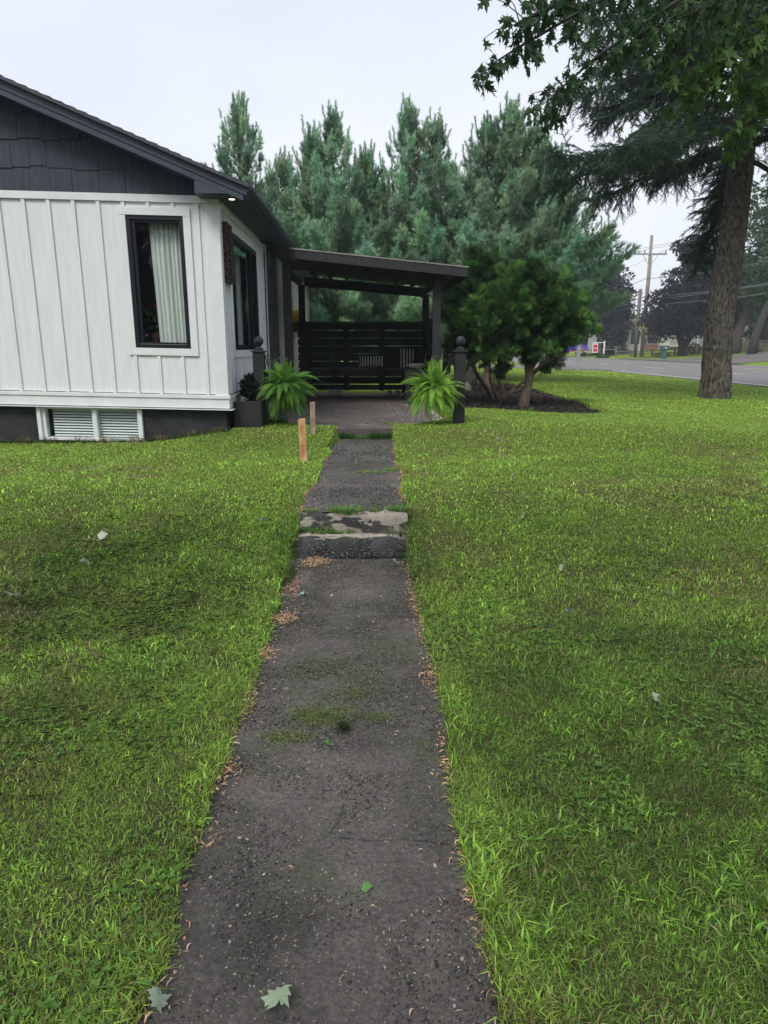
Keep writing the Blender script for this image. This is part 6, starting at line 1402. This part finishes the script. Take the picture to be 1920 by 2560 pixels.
fallen(-.17, 2.33, -1.49, .055, R(10), grn, 'green leaf scrap beside the clippings on the walk', .3)
fallen(-.02, 1.62, -1.495, .045, R(250), grn, 'tiny green leaf scrap low on the walk', .2)
fallen(1.12, 3.6, gz(1.12, 3.6), .075, R(40), pale, 'pale leaf in the middle of the right lawn', .8)
fallen(1.21, 2.62, gz(1.2, 2.6), .06, R(300), pale, 'pale leaf nearest the viewer on the right lawn', .7)
fallen(1.23, 4.2, gz(1.23, 4.2), .06, R(200), pale, 'small pale leaf higher on the right lawn', 1.0)
fallen(1.50, 3.9, gz(1.5, 3.9), .05, R(0), pale, 'left one of two small pale leaves on the right lawn', .9)
fallen(1.80, 3.85, gz(1.8, 3.85), .05, R(70), pale, 'right one of two small pale leaves on the right lawn', .9)
fallen(1.56, 8.2, gz(1.56, 8.2), .11, R(70), (.45, .47, .42), 'whitish leaf on the right lawn near the patio', .8)
fallen(1.28, 6.1, gz(1.28, 6.1), .10, R(170), (.38, .38, .30), 'faint leaf on the right lawn level with the stakes', 1.0)
fallen(1.16, 5.05, gz(1.16, 5.05), .07, R(170), (.38, .34, .30), 'dull leaf on the right lawn level with the steps', 1.0)
fallen(-.82, 5.0, gz(-.82, 5.0), .07, R(100), (.28, .40, .33), 'small bluish leaf on the left lawn level with the steps', .8)
fallen(.20, 8.25, -1.205, .09, R(95), (.50, .52, .48), 'whitish leaf high on the upper walk', .5)
fallen(-.22, 7.65, -1.205, .09, R(95), (.25, .38, .33), 'bluish leaf lying across the upper walk', .9)
fallen(.21, 5.85, -1.205, .10, R(95), (.50, .52, .48), 'long whitish leaf near the right edge of the upper walk', .7)
fallen(-3.0, 6.75, gz(-3, 6.75), .08, R(60), (.55, .33, .18), 'small orange brown leaf on the left lawn below the basement window', .6)
# faint cracks in the walk are flat dark strips laid just above it
def crack(pts, w_=.004):
    mb = MB()
    P = [Vector((a, b_, -1.4965)) for a, b_ in pts]
    Q = []
    for i in range(len(P) - 1):
        for j in range(5): 
            t = j / 5; q_ = P[i].lerp(P[i + 1], t); Q.append(q_ + Vector((mnoise.noise(q_ * 40) * .006, mnoise.noise(q_ * 40 + Vector((5, 5, 5))) * .006, 0)))
    Q.append(P[-1])
    for i in range(len(Q) - 1):
        d = (Q[i + 1] - Q[i]).normalized(); s = Vector((-d.y, d.x, 0)) * w_ * (.4 + abs(mnoise.noise(Q[i] * 25)) * 1.6)
        k = len(mb.v); mb.v += [tuple(Q[i] - s), tuple(Q[i + 1] - s), tuple(Q[i + 1] + s), tuple(Q[i] + s)]; mb.f.append((k, k + 1, k + 2, k + 3))
    o = mb.build('path_crack', M['riser']); o['kind'] = 'structure'
crack([(-.10, 2.0), (-.115, 1.9), (-.16, 1.83)], .0025); crack([(-.11, 1.84), (0, 1.82), (.10, 1.825), (.24, 1.80)], .0022); crack([(-.21, 4.4), (-.19, 4.15), (-.2, 3.95), (-.17, 3.8)], .003)
crack([(-.2, 4.4), (-.1, 4.7)], .002)


# ------------------------------------------------------------------ thin haze volume, added to stand in for lens glare
def haze(dens):
    m = bpy.data.materials.new('glare_haze'); m.use_nodes = True; t = m.node_tree; t.nodes.clear(); o = t.nodes.new('ShaderNodeOutputMaterial')
    v = t.nodes.new('ShaderNodeVolumePrincipled'); v.inputs['Color'].default_value = (.86, .93, 1, 1); v.inputs['Density'].default_value = dens; v.inputs['Anisotropy'].default_value = .2
    t.links.new(v.outputs[0], o.inputs['Volume']); M['haze'] = m
    h = MB().box(-1000, 1000, -300, 1600, -3, 19).build('haze', m); tag(h, 'thin added haze lifting the darks as lens glare does', 'haze', kind='stuff')
haze(.0010)
